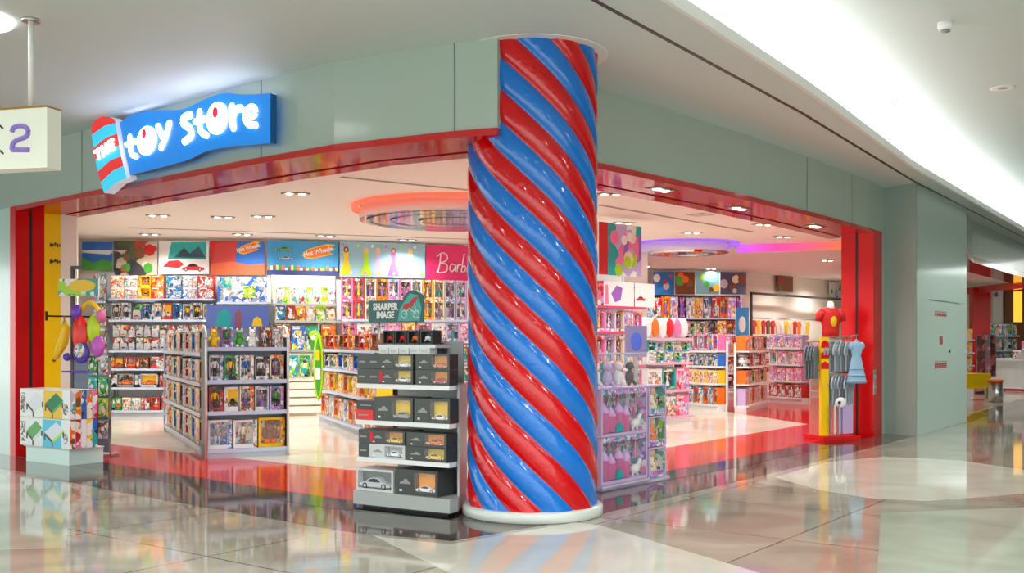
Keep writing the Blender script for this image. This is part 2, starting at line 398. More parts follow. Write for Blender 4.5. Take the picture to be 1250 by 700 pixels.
b = MB().lathe([(.66, ZC-.004), (.66, ZC+.002), (.56, ZC+.002)], (.18, 9.04, 0), WHITE, 48, smooth=False); struct(b.build('trim_8'), 'white ceiling ring around the column')

# ------------------------------------------------------------------ shop sign
def shop_sign():
    A = Vector((-4.36, 11.42, 0)); B = Vector((-2.19, 9.58, 0)); f = Fr(A, B); rz = f.rz
    root = empty('shop_sign', A, rz, 'blue wavy lightbox sign with white bubble letters on the pale fascia', 'sign')
    def Z(pts): return [f.zat(x/3.472, 80+y/3.472) for x, y in pts]
    top = smooth_pts(Z([(525, 245), (570, 215), (620, 200), (700, 193), (790, 190), (870, 155), (960, 122), (1060, 128), (1165, 122)]), 4)
    bot = smooth_pts(Z([(1165, 332), (1080, 340), (1010, 345), (930, 358), (880, 372), (820, 402), (740, 425), (640, 450), (570, 466)]), 4)
    SB = mat('sign_blue', C8(0, 124, 210), .3, emit=.45, ecol=C8(0, 120, 215)); EDG = mat('sign_edge_blue', C8(0, 84, 150), .3)
    MB().prism(top+bot, -.05, .02, EDG, top=SB, axis='y').build('board', root)
    LET = mat('letter_glow', (1, 1, 1), emit=6, ecol=(.86, .86, 1)); RD = mat('letter_red_dot', C8(214, 20, 50), .4, emit=.5)
    halo = mat('letter_edge', C8(120, 175, 235), .3, emit=.6)
    def S(name, strokes, r=.055):
        q = MB()
        for s in strokes:
            if s[0] == 'o':
                (cx, cz), = Z([s[1]]); (ex, _), = Z([(s[1][0]+s[2], s[1][1])]); (_, ez), = Z([(s[1][0], s[1][1]-s[3])])
                rx, rz_ = abs(ex-cx), abs(ez-cz)
                q.lathe([(1, 0), (1, -.02), (.9, -.03)], (cx, -.05, cz), LET, 28, 'y', sx=rx, sy=rz_)
            else:
                P_ = Z(s); stroke(q, P_, r*.62, LET, -.045)
        return q.build(name, root)
    S('letter', [[(570, 305), (572, 345), (578, 380), (598, 388)], [(556, 338), (600, 322)]], .05)
    o1 = S('letter', [('o', (643, 322), 38, 60)])
    S('letter', [[(690, 262), (712, 312)], [(738, 248), (725, 300), (703, 352)]], .058)
    S('letter', [[(826, 215), (803, 222), (798, 250), (824, 270), (832, 300), (803, 325)]], .062)
    S('letter', [[(866, 200), (866, 250), (872, 285), (896, 300)], [(848, 242), (896, 228)]], .055)
    o2 = S('letter', [('o', (942, 228), 42, 67)])
    S('letter', [[(1003, 178), (1006, 230), (1010, 268)], [(1010, 215), (1022, 190), (1042, 186)]], .06)
    S('letter', [[(1066, 228), (1100, 212), (1098, 186), (1076, 184), (1062, 212), (1070, 250), (1104, 258)]], .055)
    for par, c, r_ in ((o1, (640, 294), .042), (o2, (942, 205), .047)):
        (cx, cz), = Z([c]); MB().ball((cx, -.082, cz), (r_, .012, r_*1.2), RD, 12, 8).build('dot', par)
    CY = mat('candy_cyan', C8(50, 190, 225), .3, emit=.55); RC = mat('candy_red', C8(222, 40, 36), .3, emit=.45)
    c = empty('candy_cane', (0, 0, 0)); c.parent = root
    # left & right edges of the pole, stripes between
    L = [(423, 275), (424, 300), (432, 355), (440, 405), (450, 455), (462, 500), (478, 545)]
    Rr = [(523, 232), (527, 250), (533, 295), (541, 345), (549, 390), (560, 430), (574, 482)]
    for k in range(6):
        a, b2 = L[k], L[k+1]; d, e = Rr[k], Rr[k+1]
        mm = RC if k % 2 == 0 else CY
        mid0 = ((a[0]+d[0])/2+4, (a[1]+d[1])/2-14); mid1 = ((b2[0]+e[0])/2+4, (b2[1]+e[1])/2-14)
        if k == 0:
            poly = Z([(430, 262), (446, 235), (475, 222), (505, 224), d, e, mid1, b2, a])
            poly = Z([(424, 262), (440, 236), (470, 222), (500, 224), (521, 234), e, mid1, b2])
        else: poly = Z([a, mid0, d, e, mid1, b2])
        MB().prism(poly, -.1, .02, mat('sign_side_white', C8(200, 210, 225), .3, emit=.3), top=mm, axis='y').build('stripe', c)
    q = MB(); W = LET
    def T(pts, r=.017): stroke(q, Z(pts), r, W, -.105, False, 6)
    T([(440, 372), (462, 358)]); T([(452, 366), (456, 400)])
    T([(470, 350), (476, 388)]); T([(486, 340), (492, 376)]); T([(473, 370), (489, 359)])
    T([(500, 330), (507, 366)]); T([(500, 330), (516, 320)]); T([(503, 348), (516, 340)]); T([(507, 366), (522, 356)])
    q.build('lettering', root)
    q = MB(); SBL = mat('sign_added_glow', (.75, .8, 1), emit=3, ecol=(.72, .74, 1))  # glowing strip added along the top edge to brighten the ceiling above
    for (xa, za), (xb, zb) in zip(top[1:-1], top[2:]):
        if xb > xa: b0 = len(q.v); q.v += [(xa, -.03, za+.001), (xb, -.03, zb+.001), (xb, .015, zb+.001), (xa, .015, za+.001)]; q.face([b0, b0+1, b0+2, b0+3], SBL)
    q.build('added_glow_strip', root)
    return root
shop_sign()

# hanging sign, top left
def hanging_sign():
    Y = 7.9; f = Fr((-4.6, Y+.25), (-3.55, Y-.02))
    root = empty('wayfinding_sign', f.at(0, 0, 0), f.rz, 'cream hanging wayfinding sign with a purple numeral on a white rod', 'sign')
    IV = mat('sign_ivory', C8(232, 236, 222), .4, emit=.12); PU = mat('sign_purple', C8(150, 124, 216), .4)
    z0, z1 = 2.83, 3.29
    q = MB().box(0, f.w, 0, .16, z0, z1, IV); q.box(-.01, f.w+.0, -.004, .17, z1, z1+.015, mat('sign_cap', C8(170, 120, 40), .4)); q.build('panel', root)
    q = MB(); s = f.zat
    def Zs(pts): return [f.zat(x/7, 120+y/7) for x, y in pts]
    pts = smooth_pts(Zs([(105, 290), (125, 250), (175, 236), (225, 250), (245, 290), (225, 330), (160, 355), (118, 385), (105, 440)]), 4)
    for a, b_ in zip(pts, pts[1:]): pass
    q.tube([(x, -.004, z) for x, z in pts], .019, PU, 8)
    p2 = Zs([(105, 442), (255, 442)]); q.tube([(x, -.004, z) for x, z in p2], .019, PU, 8)
    q.build('numeral', root)
    q = MB()
    for pp in ([(0, 232), (28, 258)], [(0, 445), (32, 475)]):
        a = Zs([(pp[0][0]-60, pp[0][1]-(50)), pp[1]]); MB().tube([(x, -.002, z) for x, z in a], .007, BLACK, 6).build('arrow_line', root)
    x, _ = f.zat(29, 100)
    MB().tube([(x, .08, z1), (x, .08, ZC)], .022, WHITE, 12).build('rod', root)
    MB().lathe([(.07, ZC-.02), (.07, ZC)], (x, .08, 0), STEEL, 20).build('ceiling_plate', root)
hanging_sign()

# ------------------------------------------------------------------ lamps
def spot(loc, power, col=(1, .965, .92), size=150, r=.07, rot=(0, 0, 0)):
    l = bpy.data.lights.new('spot', 'SPOT'); l.energy = power; l.color = col; l.spot_size = math.radians(size); l.spot_blend = .7; l.shadow_soft_size = r
    o = bpy.data.objects.new('lamp_light', l); COL.objects.link(o); o.location = loc; o.rotation_euler = rot; return o
dl = []
def downlight(x, y, z, label, rz=0, double=False, power=SPOT_W):
    if not dl:
        root = empty('ceiling_spotlight', (x, y, z), rz)
        q = MB()
        for sx in (-.09, .09): q.lathe([(.085, 0), (.085, -.014), (.06, -.014), (.055, 0)], (sx, 0, 0), STEEL, 16)
        q.box(-.2, .2, -.1, .1, -.004, 0, DARK); q.build('trim_plate', root)
        for sx in (-.09, .09): MB().lathe([(.055, -.008), (.04, -.02), (1e-6, -.024)], (sx, 0, 0), GLOWW, 14).build('lens', root)
        dl.append(root)
    else:
        root = copy_tree(dl[0]); root.location = (x, y, z); root.rotation_euler = (0, 0, rz)
    tag(root, label, 'ceiling light', 'recessed ceiling spotlights')
    spot((x, y, z-.05), power)
LIGHTS = [((361, 236), 'nearest to the glowing ring'), ((272, 265), 'in the middle of the front section'), ((193, 263), 'nearest to the yellow wall'), ((321, 264), 'in front of the blue poster'),
          ((183, 286), 'over the dark poster by the side wall'), ((296, 286), 'above the red desert poster'), ((397, 288), 'above the flame logo poster'), ((497, 293), 'above the pink script poster'),
          ((745, 237), 'beside the candy column'), ((761, 272), 'behind the one beside the candy column'), ((845, 284), 'before the purple lit disc'), ((932, 274), 'near the side beam'),
          ((956, 289), 'in front of the pink and orange light line'), ((787, 325), 'over the far posters'), ((868, 328), 'above the far end of the posters'), ((1010, 318), 'over the corner clothes wall')]
for (px, py), wh in LIGHTS:
    Y = (ZI-CAMZ)*F/(HZ-py)
    p = P(px, Y, z=ZI); downlight(p.x, p.y, ZI, 'twin recessed spotlight in the shop ceiling, '+wh, .3)
for (px, py), wh in (((807, 231), 'nearest to the candy column'), ((902, 254), 'halfway along'), ((995, 276), 'nearest to the red jamb')):
    Y = (ZS-CAMZ)*F/(HZ-py); p = P(px, Y, z=ZS); downlight(p.x, p.y, ZS, 'twin spotlight in the red side beam, '+wh, .93, power=60)
# added spots without fittings, to brighten the shop and its far corner
for i, (x, y) in enumerate([(-3.5, 13.2), (-.6, 12.4), (1.2, 13.6), (3.2, 16.4), (-6.2, 17.6), (-2.6, 19.3), (.8, 19.0), (2.4, 20.3), (5.2, 24.5), (6.6, 27.5), (7.6, 29.2), (8.9, 31.6), (10.4, 33.6)]):
    spot((x, y, ZI-.05), SPOT_W)

def disc_lamp():
    x, y, z = -.9, 16.1, 3.375; r = 1.47
    root = empty('ceiling_disc', (x, y, ZI), 0, 'round dropped ceiling disc with mirrored underside and orange red glowing rim', 'ceiling feature')
    MB().lathe([(r, -.225), (r, -.09), (r-.03, -.09), (r-.03, -.0)], (0, 0, 0), WHITE, 64, cap=False).build('drum', root)
    MB().lathe([(r+.12, -.075), (r+.12, -.004), (r+.02, -.004)], (0, 0, 0), mat('led_coral', (.2, .05, .04), emit=1.15, ecol=(1, .12, .06)), 64, cap=False).build('led_rim', root)
    q = MB()
    mm = mat('mirror_grey', (.72, .66, .7), .1, metal=1); ch = mat('chrome', (.85, .8, .8), .08, metal=1)
    for a, b_, m_ in ((.0, .5, mm), (.5, .56, ch), (.56, .95, mm), (.95, 1.0, ch), (1.0, 1.3, mm), (1.3, 1.36, ch), (1.36, r, mm)):
        q.lathe([(max(a, 1e-4), -.226 if m_ is mm else -.245), (b_, -.226 if m_ is mm else -.245)], (0, 0, 0), m_, 48, smooth=False, cap=False)
    q.build('mirror_underside', root)
disc_lamp()
def disc2():
    x, y = 3.7, 22.2; r = .95
    root = empty('ceiling_disc', (x, y, ZI), 0, 'smaller dark mirrored ceiling disc with purple glow near the pink light line', 'ceiling feature')
    MB().lathe([(r, -.2), (r, -.03), (r-.04, -.0)], (0, 0, 0), WHITE, 48, cap=False).build('drum', root)
    MB().lathe([(r+.22, -.05), (r+.22, -.004), (r+.02, -.004)], (0, 0, 0), mat('led_violet', (.08, .04, .2), emit=.8, ecol=(.4, .14, .95)), 48, cap=False).build('led_rim', root)
    MB().lathe([(1e-4, -.21), (.5, -.21), (.52, -.23), (.7, -.23), (.72, -.2), (r, -.2)], (0, 0, 0), mat('mirror_grey', (.72, .66, .7)), 48, smooth=False, cap=False).build('mirror_underside', root)
disc2()
# LED line
A = P(900, 22.4, z=ZI); B = P(1036, 21.6, z=ZI); f = Fr(A, B)
root = empty('light_line', (A.x, A.y, ZI), f.rz, 'long light line in the shop ceiling turning from violet pink to orange', 'ceiling light')
m = mat('led_line', (.2, .05, .05), emit=1.0); n, l = nt(m); bs = n['Principled BSDF']
t = n.new('ShaderNodeTexCoord'); sx = n.new('ShaderNodeSeparateXYZ'); rp = n.new('ShaderNodeValToRGB'); dv = n.new('ShaderNodeMath'); dv.operation = 'DIVIDE'; dv.inputs[1].default_value = f.w
l.new(t.outputs['Object'], sx.inputs[0]); l.new(sx.outputs[0], dv.inputs[0]); l.new(dv.outputs[0], rp.inputs['Fac']); l.new(rp.outputs['Color'], bs.inputs['Emission Color'])
rp.color_ramp.elements[0].color = (.5, .1, .95, 1); rp.color_ramp.elements[1].color = (1, .16, .02, 1); e = rp.color_ramp.elements.new(.35); e.color = (.9, .05, .35, 1)
MB().box(0, f.w, 0, .1, -.17, 0, m).build('led_strip', root)
MB().box(0, f.w, .1, .35, -.17, 0, CREAMW).build('housing', root)

# lamps added out of view over the concourse to brighten the mall
for i, (x, y) in enumerate([(-9, 8.5), (-4.2, 4.6), (-1, 2.2), (2.8, 3.4), (5.2, 6.2), (8.6, 11), (11, 15.5), (3, -1.5), (-6, 1.5)]):
    z = ZC if i in (0, 1, 8) else 4.5
    o = MB().lathe([(.16, 0), (.16, -.012), (.12, -.012), (.11, -.004), (1e-4, -.004)], (x, y, z), [WHITE, WHITE, WHITE, mat('mall_lamp', (1, 1, 1), emit=4)], 24, smooth=False).build('added_downlight')
    tag(o, 'round added downlight out of view over the concourse', 'ceiling light', 'added concourse downlights'); spot((x, y, z-.06), MALL_W, (1, 1, .97), 165, .12)
# mall ceiling fittings
p = P(-36, 7.97, z=ZC)
tag(MB().lathe([(.3, -.0), (.3, -.03), (.24, -.05), (1e-5, -.06)], (p.x, 7.97, ZC), mat('mall_lamp', (1, 1, 1), emit=4), 32).build('ceiling_lamp'), 'round white lamp on the mall ceiling above the hanging sign', 'ceiling light')
p = P(1154, 9.7, z=4.5)
rt = empty('smoke_detector', (p.x, p.y, 4.5), 0, 'white smoke detector with a dark ring on the raised ceiling', 'detector')
MB().lathe([(.07, 0), (.07, -.05), (.055, -.075)], (0, 0, 0), WHITE, 24).build('housing', rt); MB().lathe([(.04, -.076), (.045, -.09), (1e-5, -.1)], (0, 0, 0), mat('grey_plastic', (.3, .3, .3)), 20).build('sensor', rt)
p = P(1224, 12.2, z=4.5)
rt = empty('ceiling_speaker', (p.x, p.y, 4.5), 0, 'round grey ceiling speaker flush in the raised ceiling', 'speaker')
MB().lathe([(.14, 0), (.14, -.008), (.115, -.01)], (0, 0, 0), WHITE, 28).build('rim', rt); MB().lathe([(.115, -.008), (1e-5, -.012)], (0, 0, 0), mat('grille_grey', C8(170, 176, 174)), 28).build('grille', rt)
p = P(1092, 12.9, z=4.5)
tag(MB().lathe([(.035, 0), (.035, -.006), (.012, -.01), (.012, -.04), (.025, -.045), (1e-5, -.05)], (p.x, p.y, 4.5), mat('grey_plastic', (.3, .3, .3)), 14).build('sprinkler'), 'small sprinkler head in the bright ceiling by the cove', 'sprinkler')
p = P(854, (ZI-CAMZ)*F/(HZ-262), z=ZI)
tag(MB().box(-.16, .16, -.16, .16, -.012, 0, mat('vent_grey', C8(196, 190, 184))).build('ceiling_hatch', None, (p.x, p.y, ZI), .9), 'small square hatch in the shop ceiling behind the side beam', 'hatch')

# ================================================================== goods
COLS = dict(red=C8(206, 28, 32), blue=C8(40, 104, 196), green=C8(70, 160, 60), pink=C8(238, 120, 176), purple=C8(150, 96, 190), yellow=C8(248, 204, 30),
            orange=C8(242, 118, 24), white=C8(240, 240, 240), black=(.03, .03, .035), teal=C8(30, 170, 170), grey=C8(150, 156, 160), cream=C8(240, 226, 196),
            silver=C8(196, 200, 210), lilac=C8(200, 176, 224), brown=C8(130, 80, 50), lime=C8(170, 220, 30))
def cm(c): return mat('ink_'+c, COLS[c], .35)
PAL = dict(red=['red', 'black', 'grey', 'white', 'red', 'brown'], blue=['blue', 'blue', 'white', 'teal', 'black', 'yellow'], green=['green', 'lime', 'white', 'black', 'teal'],
           pink=['pink', 'pink', 'white', 'lilac', 'cream', 'red'], purple=['purple', 'lilac', 'pink', 'white', 'teal'], yellow=['yellow', 'yellow', 'orange', 'brown', 'white'],
           orange=['orange', 'orange', 'yellow', 'brown', 'red'], white=['white', 'silver', 'cream', 'grey', 'red', 'white', 'teal'], black=['black', 'black', 'grey', 'red', 'silver'],
           teal=['teal', 'teal', 'white', 'blue', 'lime'], grey=['grey', 'silver', 'black', 'white', 'brown'], lilac=['lilac', 'lilac', 'white', 'pink', 'teal', 'purple'],
           cream=['cream', 'white', 'brown', 'orange', 'grey'], silver=['silver', 'white', 'grey', 'blue'], brown=['brown', 'cream', 'orange', 'black'], lime=['lime', 'green', 'white', 'yellow'])
def back(c, scale=16): return printed('backing_%s' % c, [tuple(v*.55 for v in COLS['grey']), COLS[c], (.06, .065, .08), COLS[PAL[c][2]], tuple(v*.5 for v in COLS['silver']), (.12, .1, .1)], scale)
def pr(c, scale=22): return printed('print_%s_%d' % (c, scale), [COLS[k] for k in PAL[c]], scale)
HAIRS = [C8(240, 200, 110), C8(90, 50, 30), C8(30, 22, 20), C8(200, 90, 40)]

def add_doll(q, x, y, z, h, dress, hair, arms=.0):
    """a small fashion doll, facing -y"""
    hm = mat('hair_%d' % hair, HAIRS[hair], .5); dm = cm(dress)
    q.lathe([(h*.13, 0), (h*.12, .04*h), (h*.06, h*.38), (h*.045, h*.5), (h*.065, h*.62), (h*.06, h*.7), (h*.02, h*.74)], (x, y, z+h*.06), dm, 8, sy=.6)
    for sx in (-1, 1):
        q.tube([(x+sx*h*.035, y, z+h*.1), (x+sx*h*.03, y-.005, z)], h*.022, SKIN, 5)
        q.tube([(x+sx*h*.06, y, z+h*.74), (x+sx*h*.11, y-.01, z+h*.6), (x+sx*h*.10, y-.02, z+h*.48)], h*.018, SKIN, 5)
    q.tube([(x, y, z+h*.76), (x, y, z+h*.84)], h*.022, SKIN, 5)
    q.ball((x, y-.004, z+h*.9), (h*.075, h*.07, h*.09), SKIN, 8, 6)
    q.ball((x, y+h*.02, z+h*.92), (h*.092, h*.07, h*.1), hm, 8, 6)
    q.ball((x, y+h*.03, z+h*.76), (h*.085, h*.04, h*.15), hm, 8, 5)
def add_figure(q, x, y, z, h, c1, c2):
    """a blocky action figure"""
    a, b_ = cm(c1), cm(c2)
    for s in (-1, 1):
        q.tube([(x+s*h*.07, y, z), (x+s*h*.09, y, z+h*.22), (x+s*h*.06, y, z+h*.45)], [h*.055, h*.04, h*.06], b_, 6)
        q.tube([(x+s*h*.14, y, z+h*.76), (x+s*h*.21, y-.01, z+h*.6), (x+s*h*.2, y-.03, z+h*.45)], [h*.055, h*.04, h*.035], a, 6)
        q.ball((x+s*h*.07, y-h*.03, z+h*.02), (h*.06, h*.09, h*.03), b_, 6, 4)
    q.tube([(x, y, z+h*.43), (x, y, z+h*.6), (x, y, z+h*.8)], [h*.09, h*.11, h*.15], a, 8)
    q.ball((x, y, z+h*.92), (h*.08, h*.08, h*.1), b_, 8, 6)
def add_car(q, x, y, z, L, body, axis=1):
    """a model car lying along x, side towards -y"""
    bm_ = cm(body) if isinstance(body, str) else body; h = L*.28; W = L*.2
    prof = [(-.5, .22), (-.49, .42), (-.44, .5), (-.3, .56), (-.16, .92), (-.02, 1.0), (.12, .95), (.26, .6), (.42, .5), (.49, .4), (.5, .2), (.4, .14), (-.4, .14)]
    q.prism([(x+a*L, z+b_*h) for a, b_ in prof], y-W*.5, y+W*.5, bm_, axis='y')
    gl = [(-.24, .6), (-.14, .86), (-.02, .93), (.1, .88), (.2, .6)]
    q.prism([(x+a*L, z+b_*h) for a, b_ in gl], y-W*.52, y+W*.52, mat('car_glass', (.02, .02, .03), .1), axis='y')
    for a in (-.31, .3):
        q.lathe([(h*.26, -W*.56), (h*.26, W*.56)], (x+a*L, y, z+h*.24), TYRE, 12, 'y'); q.lathe([(h*.15, -W*.58), (h*.15, W*.58)], (x+a*L, y, z+h*.24), HUB, 8, 'y')
    q.box(x-.48*L, x-.44*L, y-W*.52, y+W*.52, z+h*.34, z+h*.42, mat('lamp_pale', (.9, .9, .8)))

PROTO = {}
def proto(kind, c, v=0):
    key = (kind, c, v)
    if key in PROTO: return PROTO[key]
    q = MB(); body = cm(c); p = pr(c); rng = random.Random(hash((kind, c, v)) % 1000 if False else sum(map(ord, kind+c))+v*7)
    hair = rng.randrange(4)
    if kind == 'boxed_doll':
        W, D, H = .2, .09, .34
        q.box(-W/2, W/2, D*.5, D, 0, H, p, front=back(c)); q.box(-W/2, -W/2+.02, 0, D*.5, 0, H, body); q.box(W/2-.02, W/2, 0, D*.5, 0, H, body)
        q.box(-W/2+.02, W/2-.02, 0, D*.5, 0, .05, body, front=p); q.box(-W/2+.02, W/2-.02, 0, D*.5, H-.045, H, body, front=p)
        add_doll(q, 0, D*.3, .05, H-.11, rng.choice(['pink', 'purple', 'teal', 'white', 'yellow']), hair)
    elif kind == 'boxed_figure':
        W, D, H = .19, .1, .28
        q.box(-W/2, W/2, D*.55, D, 0, H, body, front=back(c)); q.box(-W/2, -W/2+.016, 0, D*.55, 0, H, body); q.box(W/2-.04, W/2, 0, D*.55, 0, H, body, front=p)
        q.box(-W/2, W/2-.04, 0, D*.55, 0, .045, body, front=p); q.box(-W/2, W/2-.04, 0, D*.55, H-.03, H, body, front=p)
        add_figure(q, -.012, D*.3, .045, H-.075, rng.choice(['green', 'white', 'grey', 'blue', 'yellow']), rng.choice(['purple', 'brown', 'white', 'black']))
    elif kind == 'boxed_car':
        W, D, H = .3, .12, .16
        q.box(-W/2, W/2, D*.55, D, 0, H, body, front=cm('yellow') if v else p); q.box(-W/2, -W/2+.07, 0, D*.55, 0, H, body, front=p); q.box(W/2-.015, W/2, 0, D*.55, 0, H, body)
        q.box(-W/2, W/2, 0, D*.55, 0, .03, body); q.box(-W/2, W/2, 0, D*.55, H-.015, H, body)
        add_car(q, .03, D*.3, .03, .2, rng.choice(['red', 'white', 'blue', 'orange', 'black']))
    elif kind == 'blister_pack':
        W, D, H = .13, .045, .19
        q.box(-W/2, W/2, D-.006, D, 0, H, p)
        q.prism([(-W*.42, .012), (W*.42, .012), (W*.42, H*.5), (W*.3, H*.6), (-W*.3, H*.6), (-W*.42, H*.5)], .004, D-.006, mat('blister_shell', C8(200, 206, 214), .12, coat=.5), axis='y')
        add_car(q, 0, .0, .03, W*.72, rng.choice(['red', 'white', 'blue', 'orange', 'black', 'green', 'silver']))
        q.tube([(-.012, D-.01, H), (0, D-.01, H+.012), (.012, D-.01, H)], .003, BLACK, 5)
    elif kind == 'carton':
        W, D, H = .3, .2, .24
        q.box(-W/2, W/2, 0, D, 0, H, p, front=p, side=body); q.box(-W/2, W/2, -.001, 0, H*.82, H*.97, body)
        q.box(-W*.4, W*.1, -.002, -.001, H*.86, H*.93, cm('white'))
        q.box(-W*.06, W*.44, -.003, -.001, .02, H*.6, pr({'red': 'white', 'pink': 'lilac', 'blue': 'silver'}.get(c, 'cream'), 40))
    elif kind == 'tub':
        q.lathe([(.07, 0), (.075, .01), (.075, .15), (.07, .155)], (0, .08, 0), p, 16); q.lathe([(.08, .155), (.08, .19), (.072, .195), (1e-4, .196)], (0, .08, 0), body, 16)
        q.lathe([(.0765, .05), (.0765, .11)], (0, .08, 0), cm('white'), 16)
    elif kind == 'pouch':
        W, H = .17, .24
        prof = [(-W/2, 0), (W/2, 0), (W*.47, H*.5), (W/2, H), (-W/2, H), (-W*.47, H*.5)]
        q.prism(prof, .03, .05, p, axis='y'); q.ball((0, .04, H*.45), (W*.42, .035, H*.38), pr(c, 12), 12, 8); q.box(-W/2, W/2, .026, .05, H*.9, H, body)
        q.ball((0, .012, H*.5), (W*.2, .012, H*.12), cm('white'), 10, 6)
    elif kind == 'toy_creature':
        a = body; b2 = cm(PAL[c][2])
        q.ball((0, .07, .075), (.06, .055, .075), a, 12, 8); q.ball((0, .05, .175), (.05, .045, .05), a, 12, 8)
        for s in (-1, 1):
            q.ball((s*.035, .04, .02), (.025, .035, .02), b2, 8, 5); q.tube([(s*.05, .06, .12), (s*.085, .03, .08)], [.02, .014], a, 6)
            q.ball((s*.035, .05, .225), (.017, .012, .028), b2, 8, 5); q.ball((s*.018, .008, .185), .008, BLACK, 6, 4)
    elif kind == 'ball_pack':
        q.box(-.1, .1, .01, .16, 0, .03, body, front=p); q.ball((0, .085, .11), .085, p, 14, 10); q.box(-.1, .1, .15, .16, 0, .2, body, front=p)
    elif kind == 'wrapped_roll':
        q.lathe([(1e-4, 0), (.05, 0), (.09, .006), (.095, .03)] + [(.095, .13)] + [(.09, .154), (.05, .16), (1e-4, .16)], (0, 0, .095), [body, body, body, cm('white'), body, body, body], 20, 'y')
    dims = {'boxed_doll': (.2, .09, .34), 'boxed_figure': (.19, .1, .28), 'boxed_car': (.3, .12, .16), 'blister_pack': (.13, .05, .2), 'carton': (.3, .2, .24), 'tub': (.16, .16, .196),
            'pouch': (.17, .06, .24), 'toy_creature': (.17, .13, .25), 'ball_pack': (.2, .16, .2), 'wrapped_roll': (.19, .16, .19)}[kind]
    o = q.build(kind); o['_d'] = dims[0]
    bpy.context.scene.collection.objects.unlink(o)
    PROTO[key] = (o, dims); return PROTO[key]
WORDS = dict(boxed_doll='boxed doll', boxed_figure='boxed toy figure', boxed_car='boxed model car', blister_pack='carded toy car', carton='printed toy box', tub='round lidded tub',
             pouch='hanging toy pouch', toy_creature='small toy animal', ball_pack='packed toy ball', wrapped_roll='striped toy roll')
CATS = dict(boxed_doll='doll', boxed_figure='toy figure', boxed_car='toy car', blister_pack='toy car', carton='toy box', tub='tub', pouch='toy', toy_creature='toy', ball_pack='ball', wrapped_roll='toy')
used = set()
LONG = []
def put(kind, c, fr, x, y, z, wdt, hgt, label, group, dpt=None, rz=0, v=0):
    o, (W, D, H) = proto(kind, c, v)
    k = o.copy(); COL.objects.link(k); k.location = fr.at(x, y, z); k.rotation_euler = (0, 0, fr.rz+rz)
    k.scale = (wdt/W, (dpt/D if dpt else min(.3/D, min(1.5, max(.6, wdt/W)))), hgt/H)
    if '_d' in k: del k['_d']
    if len(label.replace(',', '').split()) > 16: LONG.append(label); print('LONG', label)
    assert label not in used, label
    used.add(label); tag(k, label, CATS[kind], group); return k
def row(fr, x0, x1, y, z, hmax, spec, where, anchor, group, n=None, seed=1, dpt=None, stack=1, jit=.08, gap=.015):
    """spec: list of (kind, colour); n items share the width; WHERE like 'second shelf of the endcap'; ANCHOR like 'the aisle post'"""
    rng = random.Random(seed); n = n or len(spec); wd = (x1-x0)/n
    for j in range(stack):
        for i in range(n):
            kind, c = spec[(i+j*3) % len(spec)] if n != len(spec) else spec[i]
            h = hmax/stack*(1-jit*rng.random())-.004
            if stack > 1: h = hmax/stack-.004
            pos = ORD[i] if i < 20 else 'later'
            st = '' if stack == 1 else (['lower ', 'upper '][j] if stack == 2 else ['lowest ', 'middle ', 'top '][j])
            lab = '%s %s, %s%s from %s, %s' % (c, WORDS[kind], st, pos, anchor, where)
            put(kind, c, fr, x0+wd*(i+.5), y, z+.002+j*hmax/stack, wd-gap, h, lab, group, dpt=dpt, v=rng.randrange(2))

def shelving(name, label, cat, a, b_, depth, zs, H, m=SHELFG, rail=RAIL, back=True, posts='both', base=.1, thick=.03, double=False, postm=None, lip=.03, backm=None, group=None, backy=None):
    f = Fr(a, b_); w_ = f.w; root = empty(name, (a[0], a[1], 0), f.rz, label, cat, group)
    postm = postm or m
    MB().box(.02, w_-.02, .03, depth-.02, 0, zs[0]-thick, m).build('base', root)
    by = backy if backy is not None else depth-.03
    if back: MB().box(0.01, w_-.01, by, by+.02, zs[0]-thick, H, backm or m).build('back_panel', root)
    if not postm is None:
        for x in (0, w_-.03):
            MB().box(x, x+.03, depth-.06 if not double else .0, depth-.03, 0, H, postm).build('upright', root)
    for z in zs:
        s = MB().box(.03, w_-.03, 0, depth-.06, z-thick, z, m).build('shelf', root)
        MB().box(.03, w_-.03, -.012, 0, z-thick-.01, z+.002, rail).build('price_rail', s)
    return root, f
# ================================================================== 1 back wall shelving by the side wall
A = P(100, 20.45); B = P(262, 20.45)
r_, f = shelving('wall_shelving', 'tall silver shelving of toy cars on the back wall beyond the yellow wall', 'shelving', (P(131, 20.45).x, 20.45), (B.x, 20.45), .5, [.13, .585, .96, 1.32, 1.93, 2.35], 2.8, m=SHELFG)
W1 = f.w; an = 'yellow wall side'
G = 'toys on the tall back wall shelving'
row(f, .05, 1.0, .12, .13, .26, [('boxed_car', 'green'), ('carton', 'cream'), ('carton', 'white'), ('carton', 'red'), ('boxed_car', 'red')], 'bottom shelf of tall car shelving', an, G, seed=1)
row(f, 1.04, W1-.05, .1, .13, .36, [('carton', 'red'), ('boxed_car', 'green'), ('carton', 'white'), ('carton', 'red'), ('boxed_figure', 'blue')], 'bottom shelf by endcap', an, G, seed=2)
row(f, .05, .98, .08, .585, .28, [('boxed_car', 'grey'), ('boxed_car', 'silver')], 'second shelf of tall car shelving', an, G, seed=3, n=2)
row(f, 1.0, W1-.05, .08, .585, .26, [('boxed_car', 'red'), ('boxed_car', 'grey'), ('carton', 'red'), ('carton', 'blue')], 'second shelf by endcap', an, G, seed=4)
row(f, .05, .8, .06, .96, .24, [('boxed_car', 'brown'), ('boxed_car', 'red'), ('boxed_car', 'brown')], 'third shelf of tall car shelving', an, G, seed=5)
row(f, .82, W1-.05, .06, .96, .26, [('carton', 'red'), ('boxed_car', 'red'), ('boxed_figure', 'silver'), ('boxed_figure', 'grey')], 'third shelf by endcap', an, G, seed=6)
